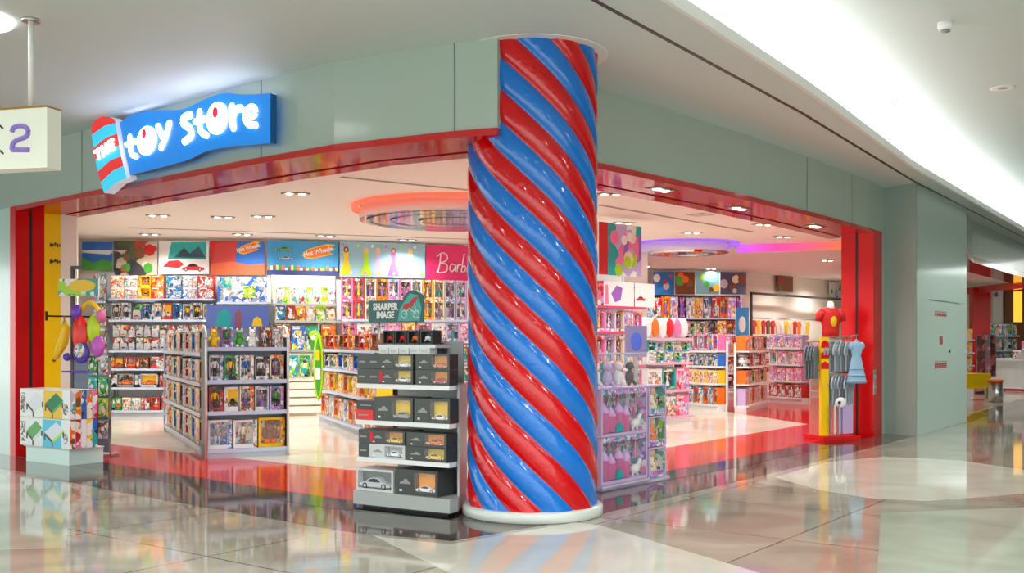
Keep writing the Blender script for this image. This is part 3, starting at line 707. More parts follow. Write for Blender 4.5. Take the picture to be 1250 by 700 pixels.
row(f, .05, W1-.05, .1, 1.32, .52, [('blister_pack', 'red'), ('blister_pack', 'grey'), ('blister_pack', 'black'), ('blister_pack', 'white'), ('blister_pack', 'brown')], 'fourth shelf of car shelving', an, G, n=13, stack=2, seed=7)
row(f, .05, W1-.05, .06, 1.93, .34, [('boxed_figure', 'grey'), ('boxed_figure', 'silver'), ('blister_pack', 'green'), ('boxed_figure', 'blue'), ('boxed_car', 'white'), ('boxed_car', 'red'), ('boxed_figure', 'blue'), ('boxed_figure', 'silver')], 'fifth shelf of car shelving', an, G, n=10, seed=8)
row(f, .05, W1*.52, .06, 2.35, .46, [('carton', 'cream'), ('carton', 'white'), ('boxed_car', 'yellow'), ('carton', 'orange')], 'top shelf of tall car shelving', an, G, stack=2, seed=9)
row(f, W1*.54, W1-.04, .06, 2.35, .46, [('carton', 'blue'), ('carton', 'silver'), ('carton', 'red')], 'top shelf by endcap', an, G, stack=2, seed=10)
# peg shelving at the side wall end
r_, f = shelving('peg_shelving', 'narrow shelving of small hanging packs between yellow wall and car shelving', 'shelving', (A.x+.12, 20.5), (P(130, 20.5).x, 20.5), .45, [.13, .7, 1.2, 1.75, 2.3], 2.9)
for i, (z, h) in enumerate([(.13, .5), (.7, .45), (1.2, .5), (1.75, .5), (2.3, .56)]):
    row(f, .03, f.w-.03, .1, z, h, [('blister_pack', c) for c in ('green', 'black', 'lime', 'red', 'grey')], ['bottom', 'second', 'third', 'fourth', 'top'][i]+' shelf of narrow peg shelving', 'yellow wall', 'small packs on the narrow shelving', n=4, stack=2, seed=20+i)

# white boxed set and shelf behind the endcap
r_, f = shelving('low_shelving', 'silver shelving topped by a wide white toy box behind the endcap', 'shelving', (P(263, 20.45).x, 20.45), (P(327, 20.45).x, 20.45), .5, [.13, .7, 1.2, 1.7, 2.28], 2.35)
bx = empty('toy_set_box', f.at(.03, .04, 2.285), f.rz, 'wide white printed toy set box on top of the shelving behind the endcap', 'toy box')
q = MB().box(0, f.w-.06, 0, .35, 0, .5, cm('white'), front=pr('silver', 12)); q.build('carton', bx); MB().box(.08, .28, -.006, 0, .28, .45, pr('teal', 26)).build('printed_panel', bx); MB().box(.5, .75, -.006, 0, .08, .32, pr('lime', 26)).build('printed_panel', bx)
for i, z in enumerate((.13, .7, 1.2, 1.7)):
    row(f, .04, f.w-.04, .08, z, .4, [('boxed_figure', 'blue'), ('carton', 'grey'), ('boxed_figure', 'white'), ('carton', 'blue')], ['bottom', 'second', 'third', 'fourth'][i]+' shelf under white set box', 'car shelving', 'toys behind the endcap', seed=30+i)

# ================================================================== 2 green wall bay
A = (P(334, 20.5).x, 20.5); B = (P(413, 20.9).x, 20.9)
r_, f = shelving('display_bay', 'cream wall bay of green and white packs with stepped base', 'shelving', A, B, .5, [1.33, 1.92, 2.26], 2.85, m=CREAMW, rail=SHELFGR)
row(f, .04, f.w-.04, .05, 2.26, .36, [('pouch', 'white'), ('pouch', 'lime'), ('pouch', 'white'), ('pouch', 'white'), ('pouch', 'lime')], 'top shelf of the green bay', 'white set box', 'packs in the green wall bay', n=8, seed=41)
row(f, .04, f.w-.04, .05, 1.92, .32, [('pouch', 'blue'), ('pouch', 'red'), ('pouch', 'yellow'), ('pouch', 'white'), ('pouch', 'lime'), ('pouch', 'cream')], 'second shelf of the green bay', 'white set box', 'packs in the green wall bay', seed=42)
row(f, .04, f.w-.04, .05, 1.33, .52, [('carton', 'brown'), ('carton', 'blue'), ('pouch', 'green'), ('carton', 'orange')], 'third shelf of the green bay', 'white set box', 'packs in the green wall bay', seed=43)
for c, x, z in (('green', .1, .8), ('teal', .32, .8), ('green', .55, .8), ('blue', .12, .32), ('green', .8, .8)):
    lab = '%s hanging toy pouch on the pegs %s of the cream bay' % (c, 'nearest the set box' if x < .2 else ('next along' if x < .5 else ('in the middle' if x < .7 else 'far end')))
    if z < .5: lab = 'blue dark hanging pouch low on the stepped cream base'
    put('pouch', c, f, x+.05, -.135, z, .2, .42 if z > .5 else .36, lab, 'hanging pouches')
for k in range(5):
    MB().box(.0, f.w, -.06-.0*k, .0, .05+.16*k+.02, .05+.16*k+.15, CREAMW).build('step_panel', r_)

# ================================================================== 3 doll shelving on the back wall
A = (P(415, 20.95).x, 20.95); B = (P(600, 22.0).x, 22.0)
r_, f = shelving('doll_shelving', 'long white back wall shelving of boxed dolls under the fairy tale posters', 'shelving', A, B, .5, [.13, .6, 1.05, 1.5, 1.95], 2.78, m=SHELFW)
dd = [('boxed_doll', 'pink'), ('boxed_doll', 'red'), ('boxed_doll', 'cream'), ('boxed_doll', 'orange'), ('boxed_doll', 'lilac'), ('boxed_doll', 'pink'), ('boxed_doll', 'white'), ('boxed_doll', 'yellow'), ('boxed_doll', 'cream'), ('boxed_doll', 'silver'), ('boxed_doll', 'lilac'), ('boxed_doll', 'white'), ('boxed_doll', 'yellow')]
row(f, .04, f.w-.04, .08, 1.95, .84, dd, 'top shelf of doll shelving', 'the green bay', 'dolls on the back wall shelving', seed=51, stack=2)
row(f, .04, f.w-.04, .08, 1.5, .4, [('boxed_doll', 'pink'), ('carton', 'white'), ('boxed_doll', 'lilac'), ('carton', 'pink'), ('carton', 'yellow')], 'second shelf of doll shelving', 'the green bay', 'dolls on the back wall shelving', n=10, seed=52)
for i, z in enumerate((.13, .6, 1.05)):
    row(f, .04, f.w-.04, .08, z, .4, [('boxed_doll', 'red'), ('carton', 'brown'), ('boxed_doll', 'cream'), ('carton', 'red'), ('boxed_figure', 'grey')], ['bottom', 'fourth', 'third'][i]+' shelf of doll shelving', 'the green bay', 'dolls on the back wall shelving', n=9, seed=53+i)

# ================================================================== posters above the shelves
def poster(px0, px1, Y0, Y1, z0, z1, base, label, deco=None, name='poster', edge=None):
    a, b2 = P(px0, Y0), P(px1, Y1); f = Fr(a, b2)
    root = empty(name, (a.x, a.y, 0), f.rz, label, 'poster')
    MB().box(0, f.w, 0, .03, z0, z1, edge or cm('white'), front=base).build('panel', root)
    if deco: deco(root, f.w, z0, z1)
    return root, f
def art(name, *cols, scale=3):
    return printed('art_'+name, [C8(*c) for c in cols], scale, .35)
def shape(root, pts, m, y=-.004, name='artwork'):
    return MB().prism(pts, y, .001, m, axis='y').build(name, root)
def d_land(root, w_, z0, z1):
    h = z1-z0
    shape(root, [(0, z0), (w_, z0), (w_, z0+h*.3), (w_*.7, z0+h*.38), (w_*.4, z0+h*.28), (0, z0+h*.42)], cm('green'))
    shape(root, [(0, z0+h*.62), (w_*.9, z0+h*.55), (w_, z0+h*.62), (w_, z0+h*.7), (0, z0+h*.72)], cm('white'), -.005)
PY = 21.0
YB = lambda px: 20.95
poster(100, 137, PY, PY, 2.95, 3.52, cm('blue'), 'blue landscape poster with green meadow next to the side wall', d_land)
def d_shapes(cols, n, seed):
    def g(root, w_, z0, z1):
        rg = random.Random(seed); q = MB()
        for k in range(n):
            cx, cz, r = rg.uniform(.12, .88)*w_, rg.uniform(z0+.1, z1-.1), rg.uniform(.05, .13)
            q.prism([(cx+r*math.cos(t*math.pi/4), cz+r*1.1*math.sin(t*math.pi/4)) for t in range(8)], -.003-.0005*k, .001, cm(cols[k % len(cols)]), axis='y')
        q.build('artwork', root)
    return g
poster(139, 192, PY, PY, 2.85, 3.54, art('superhero', (70, 84, 60), (180, 60, 50), (200, 190, 170), (60, 60, 70)), 'busy dark green and red action poster, second along the back wall', d_shapes(['green', 'red', 'cream', 'brown'], 9, 4))
def d_car(root, w_, z0, z1):
    h = z1-z0
    shape(root, [(w_*.18, z0+h*.45), (w_*.95, z0+h*.45), (w_*.95, z0+h*.97), (w_*.25, z0+h*.97)], cm('teal'))
    shape(root, [(w_*.3, z0+h*.5), (w_*.5, z0+h*.8), (w_*.62, z0+h*.62), (w_*.8, z0+h*.85), (w_*.93, z0+h*.5)], mat('ink_slate', C8(44, 70, 90)), -.006)
    q = MB(); add_car(q, w_*.68, -.004, z0+h*.08, w_*.46, 'red'); o = q.build('artwork', root); o.scale = (1, .06, 1.25); o.location.z = -(z0+h*.08)*.25
    shape(root, [(w_*.08, z0+h*.22), (w_*.2, z0+h*.4), (w_*.4, z0+h*.42), (w_*.5, z0+h*.3), (w_*.4, z0+h*.18)], cm('red'), -.007)
poster(194, 255, PY, PY, 2.87, 3.54, cm('white'), 'white poster with teal mountain scene and red race cars', d_car)
def flame(root, w_, z0, z1, x0, x1, zc, hh):
    """orange flame logo with white lettering"""
    L_ = x1-x0
    out = [(0, .05), (.15, .5), (.4, .75), (.75, 1.0), (1.0, .95), (.86, .7), (1.0, .6), (.8, .35), (.95, .2), (.6, -.05), (.3, -.25), (.1, -.2)]
    shape(root, [(x0+a*L_, zc+(b_-.3)*hh) for a, b_ in out][::-1], cm('yellow'), -.008, 'flame_border')
    shape(root, [(x0+L_*(.06+a*.86), zc+(b_*.8-.24)*hh) for a, b_ in out][::-1], cm('orange'), -.011, 'flame_logo')
    t_ = text_mesh('Hot Wheels', hh*.52, cm('white'), .004, .003, sx=.9); t_.parent = root; t_.rotation_euler = (0, math.radians(-14), 0); t_.location = (x0+L_*.48, -.014, zc+hh*.06)
def d_desert(root, w_, z0, z1):
    h = z1-z0
    shape(root, [(w_*.45, z0+h*.3), (w_, z0+h*.3), (w_, z1-.01), (w_*.5, z1-.01)], cm('blue'))
    shape(root, [(0, z0), (w_, z0), (w_, z0+h*.34), (w_*.7, z0+h*.3), (w_*.4, z0+h*.4), (0, z0+h*.34)], mat('ink_desert', C8(206, 96, 60)), -.006)
    shape(root, [(w_*.02, z0+h*.3), (w_*.45, z0+h*.4), (w_*.5, z0+h*.95), (w_*.1, z0+h*.96)], mat('ink_rock', C8(196, 60, 60)), -.005)
    flame(root, w_, z0, z1, w_*.5, w_*.92, z0+h*.78, h*.3)
    q = MB(); add_car(q, w_*.32, -.004, z0+h*.1, w_*.2, 'blue'); o = q.build('artwork', root); o.scale.y = .06
poster(257, 323, PY, PY, 2.85, 3.54, cm('red'), 'red desert race poster with small flame logo', d_desert, edge=cm('red'))
def d_sky(root, w_, z0, z1):
    h = z1-z0
    shape(root, [(0, z0), (w_, z0), (w_, z0+h*.2), (0, z0+h*.14)], mat('ink_navy', C8(40, 60, 120)))
    q = MB(); rg = random.Random(5)
    for k in range(24): q.box(w_*k/24, w_*(k+.8)/24, -.006, .001, z0+h*.15, z0+h*(.2+.1*rg.random()), cm(['orange', 'white', 'brown', 'yellow', 'green'][k % 5]))
    q.build('artwork', root)
    q = MB(); add_car(q, w_*.24, -.004, z0+h*.68, w_*.26, 'green'); o = q.build('artwork', root); o.scale.y = .06
    q = MB(); add_car(q, w_*.26, -.004, z0+h*.44, w_*.2, 'silver'); o = q.build('artwork', root); o.scale.y = .06
    flame(root, w_, z0, z1, w_*.48, w_*.96, z0+h*.68, h*.36)
poster(326, 413, PY, 21.38, 2.85, 3.56, mat('ink_sky', C8(60, 150, 210)), 'wide sky blue poster with big orange flame logo and floating green car', d_sky)
def d_fairy(root, w_, z0, z1):
    """soft fairy tale panel: generic gowns, flowers and a pale castle"""
    h = z1-z0; q = MB()
    for k, (x, c, hr) in enumerate(((.07, 'yellow', 1), (.3, 'lime', 0), (.44, 'lilac', 0), (.62, 'purple', 3), (.82, 'silver', 0))):
        cx = x*w_; b_ = z0+.04; g = h*.82
        q.prism([(cx-g*.2, b_), (cx+g*.2, b_), (cx+g*.06, b_+g*.55), (cx+g*.1, b_+g*.78), (cx-g*.1, b_+g*.78), (cx-g*.06, b_+g*.55)], -.006, .001, cm(c), axis='y')
        q.prism([(cx+g*.09*math.cos(t*.785), b_+g*.87+g*.11*math.sin(t*.785)) for t in range(8)], -.007, .001, mat('hair_%d' % hr, HAIRS[hr], .5), axis='y')
        q.prism([(cx+g*.05*math.cos(t*.785), b_+g*.86+g*.07*math.sin(t*.785)) for t in range(8)], -.009, .001, SKIN, axis='y')
    for k in range(12):
        cx, cz = (k+.5)/12*w_, z0+h*(.12 if k % 2 else .88); q.prism([(cx+.035*math.cos(t), cz+.035*math.sin(t)) for t in (0, 1.2, 2.4, 3.6, 4.8)], -.010, .001, cm(['pink', 'white', 'lime'][k % 3]), axis='y')
    q.build('artwork', root)
poster(415, 519, 21.4, 21.98, 2.84, 3.58, mat('ink_iceblue', C8(150, 196, 214)), 'pale blue fairy tale poster with gowned figures beside the pink poster', d_fairy)
def d_script(root, w_, z0, z1):
    q = MB(); W = cm('white'); sc = w_/48/4.118*1.0; 
    def M(p): return ((p[0]-577)*sc+.02, z1-(p[1]-125)*sc*.98-.0)
    segs = [[(640, 165), (636, 210), (628, 248)], [(622, 178), (650, 160), (672, 178), (662, 198), (640, 206), (668, 214), (668, 242), (640, 252), (622, 246)],
            [(706, 214), (690, 212), (682, 232), (692, 246), (706, 230), (708, 214), (710, 242)], [(718, 215), (716, 245)], [(717, 230), (724, 214), (733, 214)],
            [(750, 162), (742, 205), (736, 245)], [(738, 228), (750, 218), (756, 230), (748, 246), (737, 244)], [(766, 218), (762, 244)], [(769, 199), (770, 201)],
            [(776, 234), (790, 226), (788, 212), (778, 216), (776, 238), (786, 246), (797, 238)]]
    for s_ in segs: stroke(q, [M(p) for p in s_], .013, W, -.006, True, 6)
    q.build('script_lettering', root)
poster(520, 572, 22.0, 22.28, 2.8, 3.56, mat('ink_hotpink', C8(222, 40, 110)), 'hot pink poster with flowing white script beside the candy column', d_script, edge=mat('ink_magenta', C8(190, 20, 80)))

# ================================================================== 4 endcap gondola near the front
A = (-3.88, 13.05); B = (-2.91, 13.5)
f = Fr(A, B); rt = empty('gondola', (A[0], A[1], 0), f.rz, 'silver display gondola with curved top posts in the middle of the front section', 'shelving')
L4 = 4.6; zs = [.12, .6, 1.0, 1.42]; W4 = f.w
GD = SHELFG
MB().box(.03, W4-.03, .03, L4, 0, .09, GD).build('base', rt)
MB().box(W4/2-.02, W4/2+.02, .42, L4, .09, 1.62, DARK).build('centre_panel', rt)
MB().box(.02, W4-.02, .38, .41, .09, 1.66, GD).build('back_panel', rt)
for x in (0, W4-.03):
    q = MB(); q.tube([(x+.015, .02, 0), (x+.015, .02, 1.45), (x+.015, .05, 1.6), (x+.015, .14, 1.68), (x+.015, .3, 1.7)], .018, mat('post_light', C8(214, 220, 226), .3, metal=.4), 8); q.box(x+.005, x+.025, .02, .38, .0, 1.55, DARK); q.build('upright', rt)
for z in zs:
    s = MB().box(.03, W4-.03, .04, .38, z-.03, z, GD).build('shelf', rt); MB().box(.03, W4-.03, .02, .04, z-.045, z+.006, RAIL).build('price_rail', s)
MB().box(.03, W4-.03, .04, .06, 0, .09, SHELFGR).build('kick_plate', rt)
fs = Fr(f.at(0, L4), f.at(0, .45))        # the side facing the yellow wall: x runs towards the front
for z in (.12, .55, .95, 1.35):
    s = MB().box(.01, W4/2-.03, .45, L4, z-.03, z, GD).build('shelf', rt); MB().box(-.005, .01, .45, L4, z-.045, z+.006, RAIL).build('price_rail', s)
s = MB().box(0, .03, L4-.03, L4, 0, 1.6, SHELFG).build('upright', rt)
gS = 'toys on the long side of the silver gondola'
for i, (z, h) in enumerate(((.12, .36), (.55, .33), (.95, .33), (1.35, .3))):
    row(fs, .1, 4.1, .04, z, h, [('boxed_figure', 'white'), ('boxed_figure', 'red'), ('carton', 'green'), ('boxed_figure', 'blue'), ('carton', 'yellow'), ('boxed_car', 'black')], '%s shelf of the gondola side' % ['bottom', 'second', 'third', 'top'][i], 'the far end', gS, n=12, seed=60+i)
gE = 'toys on the front of the silver gondola'
wE = 'yellow wall side'
row(f, .05, W4-.05, .1, 1.42, .27, [('toy_creature', 'yellow'), ('boxed_figure', 'purple'), ('toy_creature', 'green'), ('toy_creature', 'white'), ('boxed_figure', 'brown'), ('carton', 'grey')], 'top shelf of gondola front', wE, gE, seed=71)
row(f, .05, W4-.05, .08, 1.0, .33, [('boxed_figure', 'silver'), ('boxed_figure', 'green'), ('boxed_figure', 'white'), ('boxed_figure', 'grey'), ('boxed_figure', 'cream')], 'third shelf of gondola front', wE, gE, seed=72)
row(f, .05, W4-.05, .08, .6, .33, [('boxed_figure', 'red'), ('boxed_car', 'white'), ('boxed_figure', 'cream'), ('boxed_doll', 'silver'), ('boxed_figure', 'lilac')], 'second shelf of gondola front', wE, gE, seed=73)
def big_toy_box(fr, x, y, z, w_, h, d, body, pal, label, inner):
    root = empty('toy_window_box', fr.at(x, y, z), fr.rz, label, 'toy box', None)
    q = MB().box(0, w_, d*.5, d, 0, h, cm(body), front=pr(pal, 18)); q.box(0, .025, 0, d*.5, 0, h, cm(body)); q.box(w_-.05, w_, 0, d*.5, 0, h, cm(body), front=pr(pal, 30))
    q.box(.025, w_-.05, 0, d*.5, 0, .045, cm(body)); q.box(.025, w_-.05, 0, d*.5, h-.03, h, cm(body)); q.build('carton', root)
    qi = MB(); inner(qi, w_, h, d); qi.build('toy', root)
    MB().box(.02, w_-.045, .002, .005, .04, h-.025, CLEAR).build('window_film', root)
big_toy_box(f, .05, .1, .122, .3, .37, .16, 'white', 'silver', 'white window box with a grey winged toy on the gondola front bottom shelf', lambda q, w_, h, d: add_figure(q, w_*.42, d*.28, .05, h*.7, 'grey', 'white'))
big_toy_box(f, .37, .1, .122, .3, .36, .16, 'white', 'white', 'white window box with a tall brown figure, bottom shelf of the gondola front', lambda q, w_, h, d: add_figure(q, w_*.42, d*.28, .05, h*.75, 'cream', 'brown'))
def plush(q, w_, h, d):
    m = cm('brown'); q.ball((w_*.45, d*.3, h*.36), (w_*.2, d*.24, h*.2), m, 14, 10); q.ball((w_*.45, d*.24, h*.66), (w_*.17, d*.2, h*.15), m, 14, 10)
    for s in (-1, 1): q.ball((w_*.45+s*w_*.13, d*.25, h*.79), .03, m, 8, 6); q.ball((w_*.45+s*w_*.2, d*.25, h*.45), (.035, .03, .07), m, 8, 6); q.ball((w_*.45+s*w_*.12, d*.15, h*.18), .04, cm('orange'), 8, 6)
big_toy_box(f, .69, .1, .122, .34, .38, .16, 'yellow', 'yellow', 'yellow window box holding a brown bear, bottom shelf of the gondola front', plush)
# sign card on top
rt2 = empty('header_card', f.at(.06, .3, 1.66), f.rz, 'blue header card with soft figures standing on the silver gondola', 'sign')
CB = mat('card_blue', C8(96, 120, 200), .3)
MB().box(0, .8, 0, .02, .0, .31, CB).build('card', rt2)
shape(rt2, [(.1, .02), (.3, .02), (.32, .16), (.24, .28), (.15, .22)], cm('teal'), -.004, 'artwork'); shape(rt2, [(.36, .01), (.46, .01), (.45, .2), (.41, .27), (.36, .2)], mat('ink_mauve', C8(150, 90, 120)), -.004, 'artwork'); shape(rt2, [(.58, .04), (.72, .04), (.7, .13), (.65, .17), (.6, .13)], cm('yellow'), -.004, 'artwork')
q = MB(); q.box(.38, .42, .005, .015, -.0, .01, CB); 

# ================================================================== 5 angled gondola with orange boxes and a green board
A = (-3.66, 19.4); B = (-2.05, 15.3)
r_, f = shelving('angled_gondola', 'grey gondola of orange and yellow boxes running towards the front behind the car display', 'shelving', A, B, .5, [.14, .62, 1.02, 1.36], 1.6, m=SHELFG)
for i, (z, h, sp) in enumerate(((.14, .4, [('boxed_figure', 'orange'), ('carton', 'brown'), ('boxed_figure', 'white')]), (.62, .34, [('boxed_figure', 'yellow'), ('carton', 'yellow'), ('boxed_figure', 'orange')]), (1.02, .28, [('carton', 'brown'), ('boxed_figure', 'blue'), ('boxed_figure', 'grey')]), (1.36, .26, [('boxed_figure', 'orange'), ('boxed_car', 'brown'), ('boxed_figure', 'red')]))):
    row(f, .06, f.w-.06, .06, z, h, sp, '%s shelf of the angled gondola' % ['bottom', 'second', 'third', 'top'][i], 'its far end', 'boxes on the angled gondola', n=11, seed=80+i)
rt = empty('toy_board', (-3.55, 18.9, .4), math.atan2(-.2, 1), 'tall lime green toy surfboard pack hanging on the end of the angled gondola', 'toy')
pts = [(.095*math.sin(math.pi*k/10)**.5*s, z) for s in (1,) for k, z in ((k, 1.3*k/10) for k in range(11))]
out = [(x, z) for x, z in pts]+[(-x, z) for x, z in reversed(pts[1:-1])]
MB().prism(out, 0, .04, cm('lime'), axis='y').build('board', rt)
MB().prism([(x*.6, .1+z*.82) for x, z in out], -.01, 0, cm('green'), axis='y').build('deck_panel', rt)
MB().box(-.05, .05, -.02, -.01, .4, .62, cm('white')).build('printed_label', rt); MB().box(-.04, .04, -.02, -.01, .75, .95, cm('yellow')).build('printed_label', rt)
MB().tube([(0, .02, 1.28), (0, .02, 1.42), (0, .12, 1.42)], .01, STEEL, 6).build('hanger', rt)

# ================================================================== 6 model car display by the column
A = Vector((-1.44, 9.36)); B = Vector((-.53, 8.80))
f = Fr(A, B); W6 = f.w
rt = empty('car_display', (A.x, A.y, 0), f.rz, 'stepped grey display stand of boxed model cars against the candy column', 'shelving')
inv = lambda x, y: ((x-A.x)*f.c+(y-A.y)*f.s, -(x-A.x)*f.s+(y-A.y)*f.c)
br = inv(-.47, 9.45)      # back corner on the column side
poly = [(0, 0), (W6, 0), (W6, .12), (.84, .585), (0.02, .62)]
def shrink(k): return [(k, k), (W6-k, k), (W6-k, .12), (.84-k, .585), (.02+k, .62)]
MB().prism(shrink(.06), 0, .03, BLACK).build('plinth', rt)
MB().prism(poly, .03, .15, SHELFGR).build('base_deck', rt)
DZ = [.455, .79, 1.118]
for z in DZ:
    MB().prism(shrink(.02), z-.04, z, SHELFW).build('shelf', rt)
    
MB().prism([(.05, .59), (.82, .565), (.82, .58), (.05, .61)], .15, 1.5, SHELFGR).build('back_panel', rt)
MB().prism([(W6-.06, .2), (W6-.04, .2), (.85, .585), (.83, .57)], .15, 1.12, mat('end_panel', C8(190, 194, 196), .3)).build('end_panel', rt)
RX = f.ray(463, .36); MB().box(RX, RX+.66, .34, .58, 1.44, 1.47, SHELFW).build('shelf', rt)
for x in (RX+.01, RX+.62): MB().box(x, x+.02, .5, .55, 1.118, 1.44, DARK).build('riser_post', rt)
BOXK = mat('car_box_black', C8(58, 62, 60), .3); BOXS = mat('car_box_silver', C8(200, 204, 206), .25)
def car_box(x, y, z, w_, h, d, win, car, label, body=None, flip=False, red=False, clear=False):
    body = body or BOXK
    if x+w_ > .95: d = .15-y if x+w_ > 1.03 else .18-y; 
    root = empty('model_car_box', f.at(x, y, z), f.rz, label, 'model car', 'boxed model cars on the stepped display')
    wx0, wx1 = w_*.44, w_*.94
    if clear: wx0, wx1 = .02, w_-.02
    q = MB().box(0, w_, .07, d, 0, h, body, front=win); q.box(0, wx0, 0, .07, 0, h, body); q.box(wx1, w_, 0, .07, 0, h, body)
    q.box(wx0, wx1, 0, .07, 0, h*.12, body); q.box(wx0, wx1, 0, .07, h*.9, h, body); q.build('carton', root)
    q = MB(); L_ = min((wx1-wx0)*.92, h*2.5); add_car(q, (wx0+wx1)/2, .034, h*.13, L_, car); q.build('toy_car', root)
    MB().box(wx0, wx1, .001, .004, h*.1, h*.92, CLEAR).build('window_film', root)
    if not clear:
        q = MB(); g = mat('box_grey_print', C8(150, 156, 156), .4)
        # small drawn car and badge printed on the carton
        q.prism([(w_*.1+a*w_*.26, h*.4+b_*h*.22) for a, b_ in ((0, .1), (.1, .5), (.3, .55), (.45, 1), (.7, 1), (.85, .5), (1, .4), (1, .1))], -.002, .001, g, axis='y')
        q.build('printed_badge', root); MB().box(w_*.1, w_*.16, -.002, .001, h*.12, h*.2, cm('white')).build('white_badge', root)
        if red: MB().box(w_*.02, w_*.12, -.003, .001, h*.15, h*.85, mat('ink_crimson', C8(200, 30, 40))).build('red_tag', root)
OW, YW_ = mat('window_amber', C8(255, 160, 8), .4), mat('window_gold', C8(250, 206, 30), .4)
SH = ['on the top shelf', 'on the second shelf', 'on the third shelf', 'on the base deck']
z = 1.12
MB_ = None
def plain_box(x, y, z, w_, h, d, m, label, front=None, cat='toy box', name='toy_carton'):
    root = empty(name, f.at(x, y, z), f.rz, label, cat, 'plain cartons on the stepped display')
    MB().box(0, w_, 0, d, 0, h, m).build('carton', root)
    MB().box(w_*.15, w_*.7, -.002, .001, h*.4, h*.52, mat('box_grey_print', (0.3,)*3)).build('printed_band', root)
for j in range(2):
    st = ['lower', 'upper'][j]; zz = 1.12+j*.135
    plain_box(.0, .06, zz, .13, .132, .22, BOXK, '%s small dark carton at the aisle end of the display top shelf' % st)
    plain_box(.135, .05, zz, .14, .132, .22, BOXK, '%s dark carton next to the white car boxes, display top shelf' % st)
    car_box(.28, .02, zz, .38, .132, .26, YW_, 'white', '%s dark box with a white car in a gold window, top shelf of car display' % st, red=(j == 0))
    car_box(.69, .02, zz, .36, .132, .26, OW, 'orange' if j else 'red', '%s dark box with %s car in amber window, top shelf of car display' % (st, ['a red', 'an orange'][j]))
z = .792
plain_box(.0, .04, z, .2, .09, .3, mat('box_bright_red', C8(220, 20, 24), .3), 'bright red carton on the second shelf of the car display')
plain_box(.0, .05, z+.092, .24, .08, .3, DARK, 'charcoal carton stacked on the bright red carton')
car_box(.23, .02, z, .43, .21, .28, YW_, 'grey', 'dark box with a grey car in a gold window beside the red carton')
car_box(.675, .02, z, .38, .21, .28, YW_, 'white', 'dark box with a white car in a gold window, second shelf by the column')
z = .457
for j in range(2):
    st = ['lower', 'upper'][j]; zz = z+j*.125
    plain_box(.03, .04, zz, .13, .122, .3, BOXK, '%s small dark carton on the third shelf of the car display' % st)
    car_box(.17, .02, zz, .4, .122, .27, [mat('ink_silver2', C8(190, 194, 200)), OW][j], ['white', 'yellow'][j], '%s on the third display shelf with %s' % (['silver box', 'dark box with red tag'][j], ['a white car', 'a yellow car']
            [j]), body=[BOXS, BOXK][j], red=(j == 1))
    car_box(.59, .02, zz, .43, .122, .27, [YW_, OW][j], ['yellow', 'orange'][j], '%s dark box with %s car on the third display shelf' % (st, ['a yellow', 'an orange'][j]))
z = .152
car_box(.02, -.0+.02, z, .42, .2, .28, mat('window_smoke', C8(90, 96, 100), .3), 'silver', 'clear silver framed box with a silver car on the base deck', body=BOXS, clear=True)
car_box(.46, .03, z, .46, .22, .28, OW, 'white', 'large dark box with a white car in an amber window, base deck of display')
z = 1.472
for k in range(4):
    root = empty('model_bike_box', f.at(RX+.04+k*.145, .36, z), f.rz, ['black window box with a red model on the riser, farthest from the column', 'black window box with a red model on the riser, second from its far end',
                 'black window box with a pale red model on the riser', 'black window box with a white model on the riser, nearest the column'][k], 'model', 'small model boxes on the riser')
    q = MB().box(0, .135, .05, .14, 0, .13, DARK, front=BLACK); q.box(0, .012, 0, .05, 0, .13, DARK); q.box(.123, .135, 0, .05, 0, .13, DARK); q.box(.012, .123, 0, .05, 0, .012, DARK); q.box(.012, .123, 0, .05, .118, .13, DARK); q.build('carton', root)
    q = MB(); c = cm(['red', 'red', 'orange', 'white'][k]); q.ball((.068, .03, .06), (.035, .015, .02), c, 10, 6); q.tube([(.03, .03, .03), (.068, .03, .07), (.1, .03, .035)], .01, c, 6)
    for xx in (.035, .1): q.lathe([(.018, -.006), (.018, .006)], (xx, .03, .032), TYRE, 12, 'y')
    q.build('toy_model', root)
for k in range(5):
    tag(MB().box(0, .11, 0, .12, 0, .055, SHELFW).box(.015, .085, -.002, .001, .015, .04, mat('ink_pale', C8(210, 214, 214))).build('white_carton', None, f.at(RX+.02+k*.118, .33, 1.392-.008), f.rz), ['small white carton under the riser, farthest from the column', 'small white carton under the riser, second along',
        'small white carton in the middle under the riser', 'small white carton under the riser, fourth along', 'small white carton under the riser, nearest the column'][k], 'box', 'white cartons under the riser')
MB().box(RX, RX+.64, .32, .59, 1.375, 1.383, SHELFW).build('shelf', rt)
# sign with writing
rt = empty('display_sign', f.at(f.ray(450, .6), .6, 1.665), f.rz, 'dark teal sign with white capitals and a red and white motorbike above the car display', 'sign')
TD = mat('sign_teal', C8(20, 92, 90), .3); TL = mat('sign_teal_light', C8(60, 170, 160), .3)
bump_pts = [(0, .02), (.66, .02), (.66, .23)] + [(.54+.13*math.cos(t), .2+.12*math.sin(t)) for t in [k*math.pi/10 for k in range(1, 10)]] + [(.40, .23), (0, .23)]
MB().prism(bump_pts, 0, .015, TD, axis='y').build('board', rt)
shape(rt, [(.36, .03), (.62, .03), (.64, .15), (.6, .27), (.5, .29), (.44, .22), (.38, .14)], TL, -.003, 'lit_panel')
for s_, zz in (('SHARPER', .165), ('IMAGE', .085)):
    t_ = text_mesh(s_, .092, cm('white'), .0035, .002, sx=.80); t_.parent = rt; t_.location = (.21, -.005, zz)
q = MB(); rd = cm('red')
q.prism([(.42, .15), (.5, .14), (.56, .2), (.6, .26), (.55, .25), (.5, .2), (.44, .19)], -.008, .001, rd, axis='y')
for xx in (.44, .58): q.tube([(xx+.035*math.cos(t*.524), -.006, .09+.035*math.sin(t*.524)) for t in range(12)], .006, cm('white'), 6, closed=True)
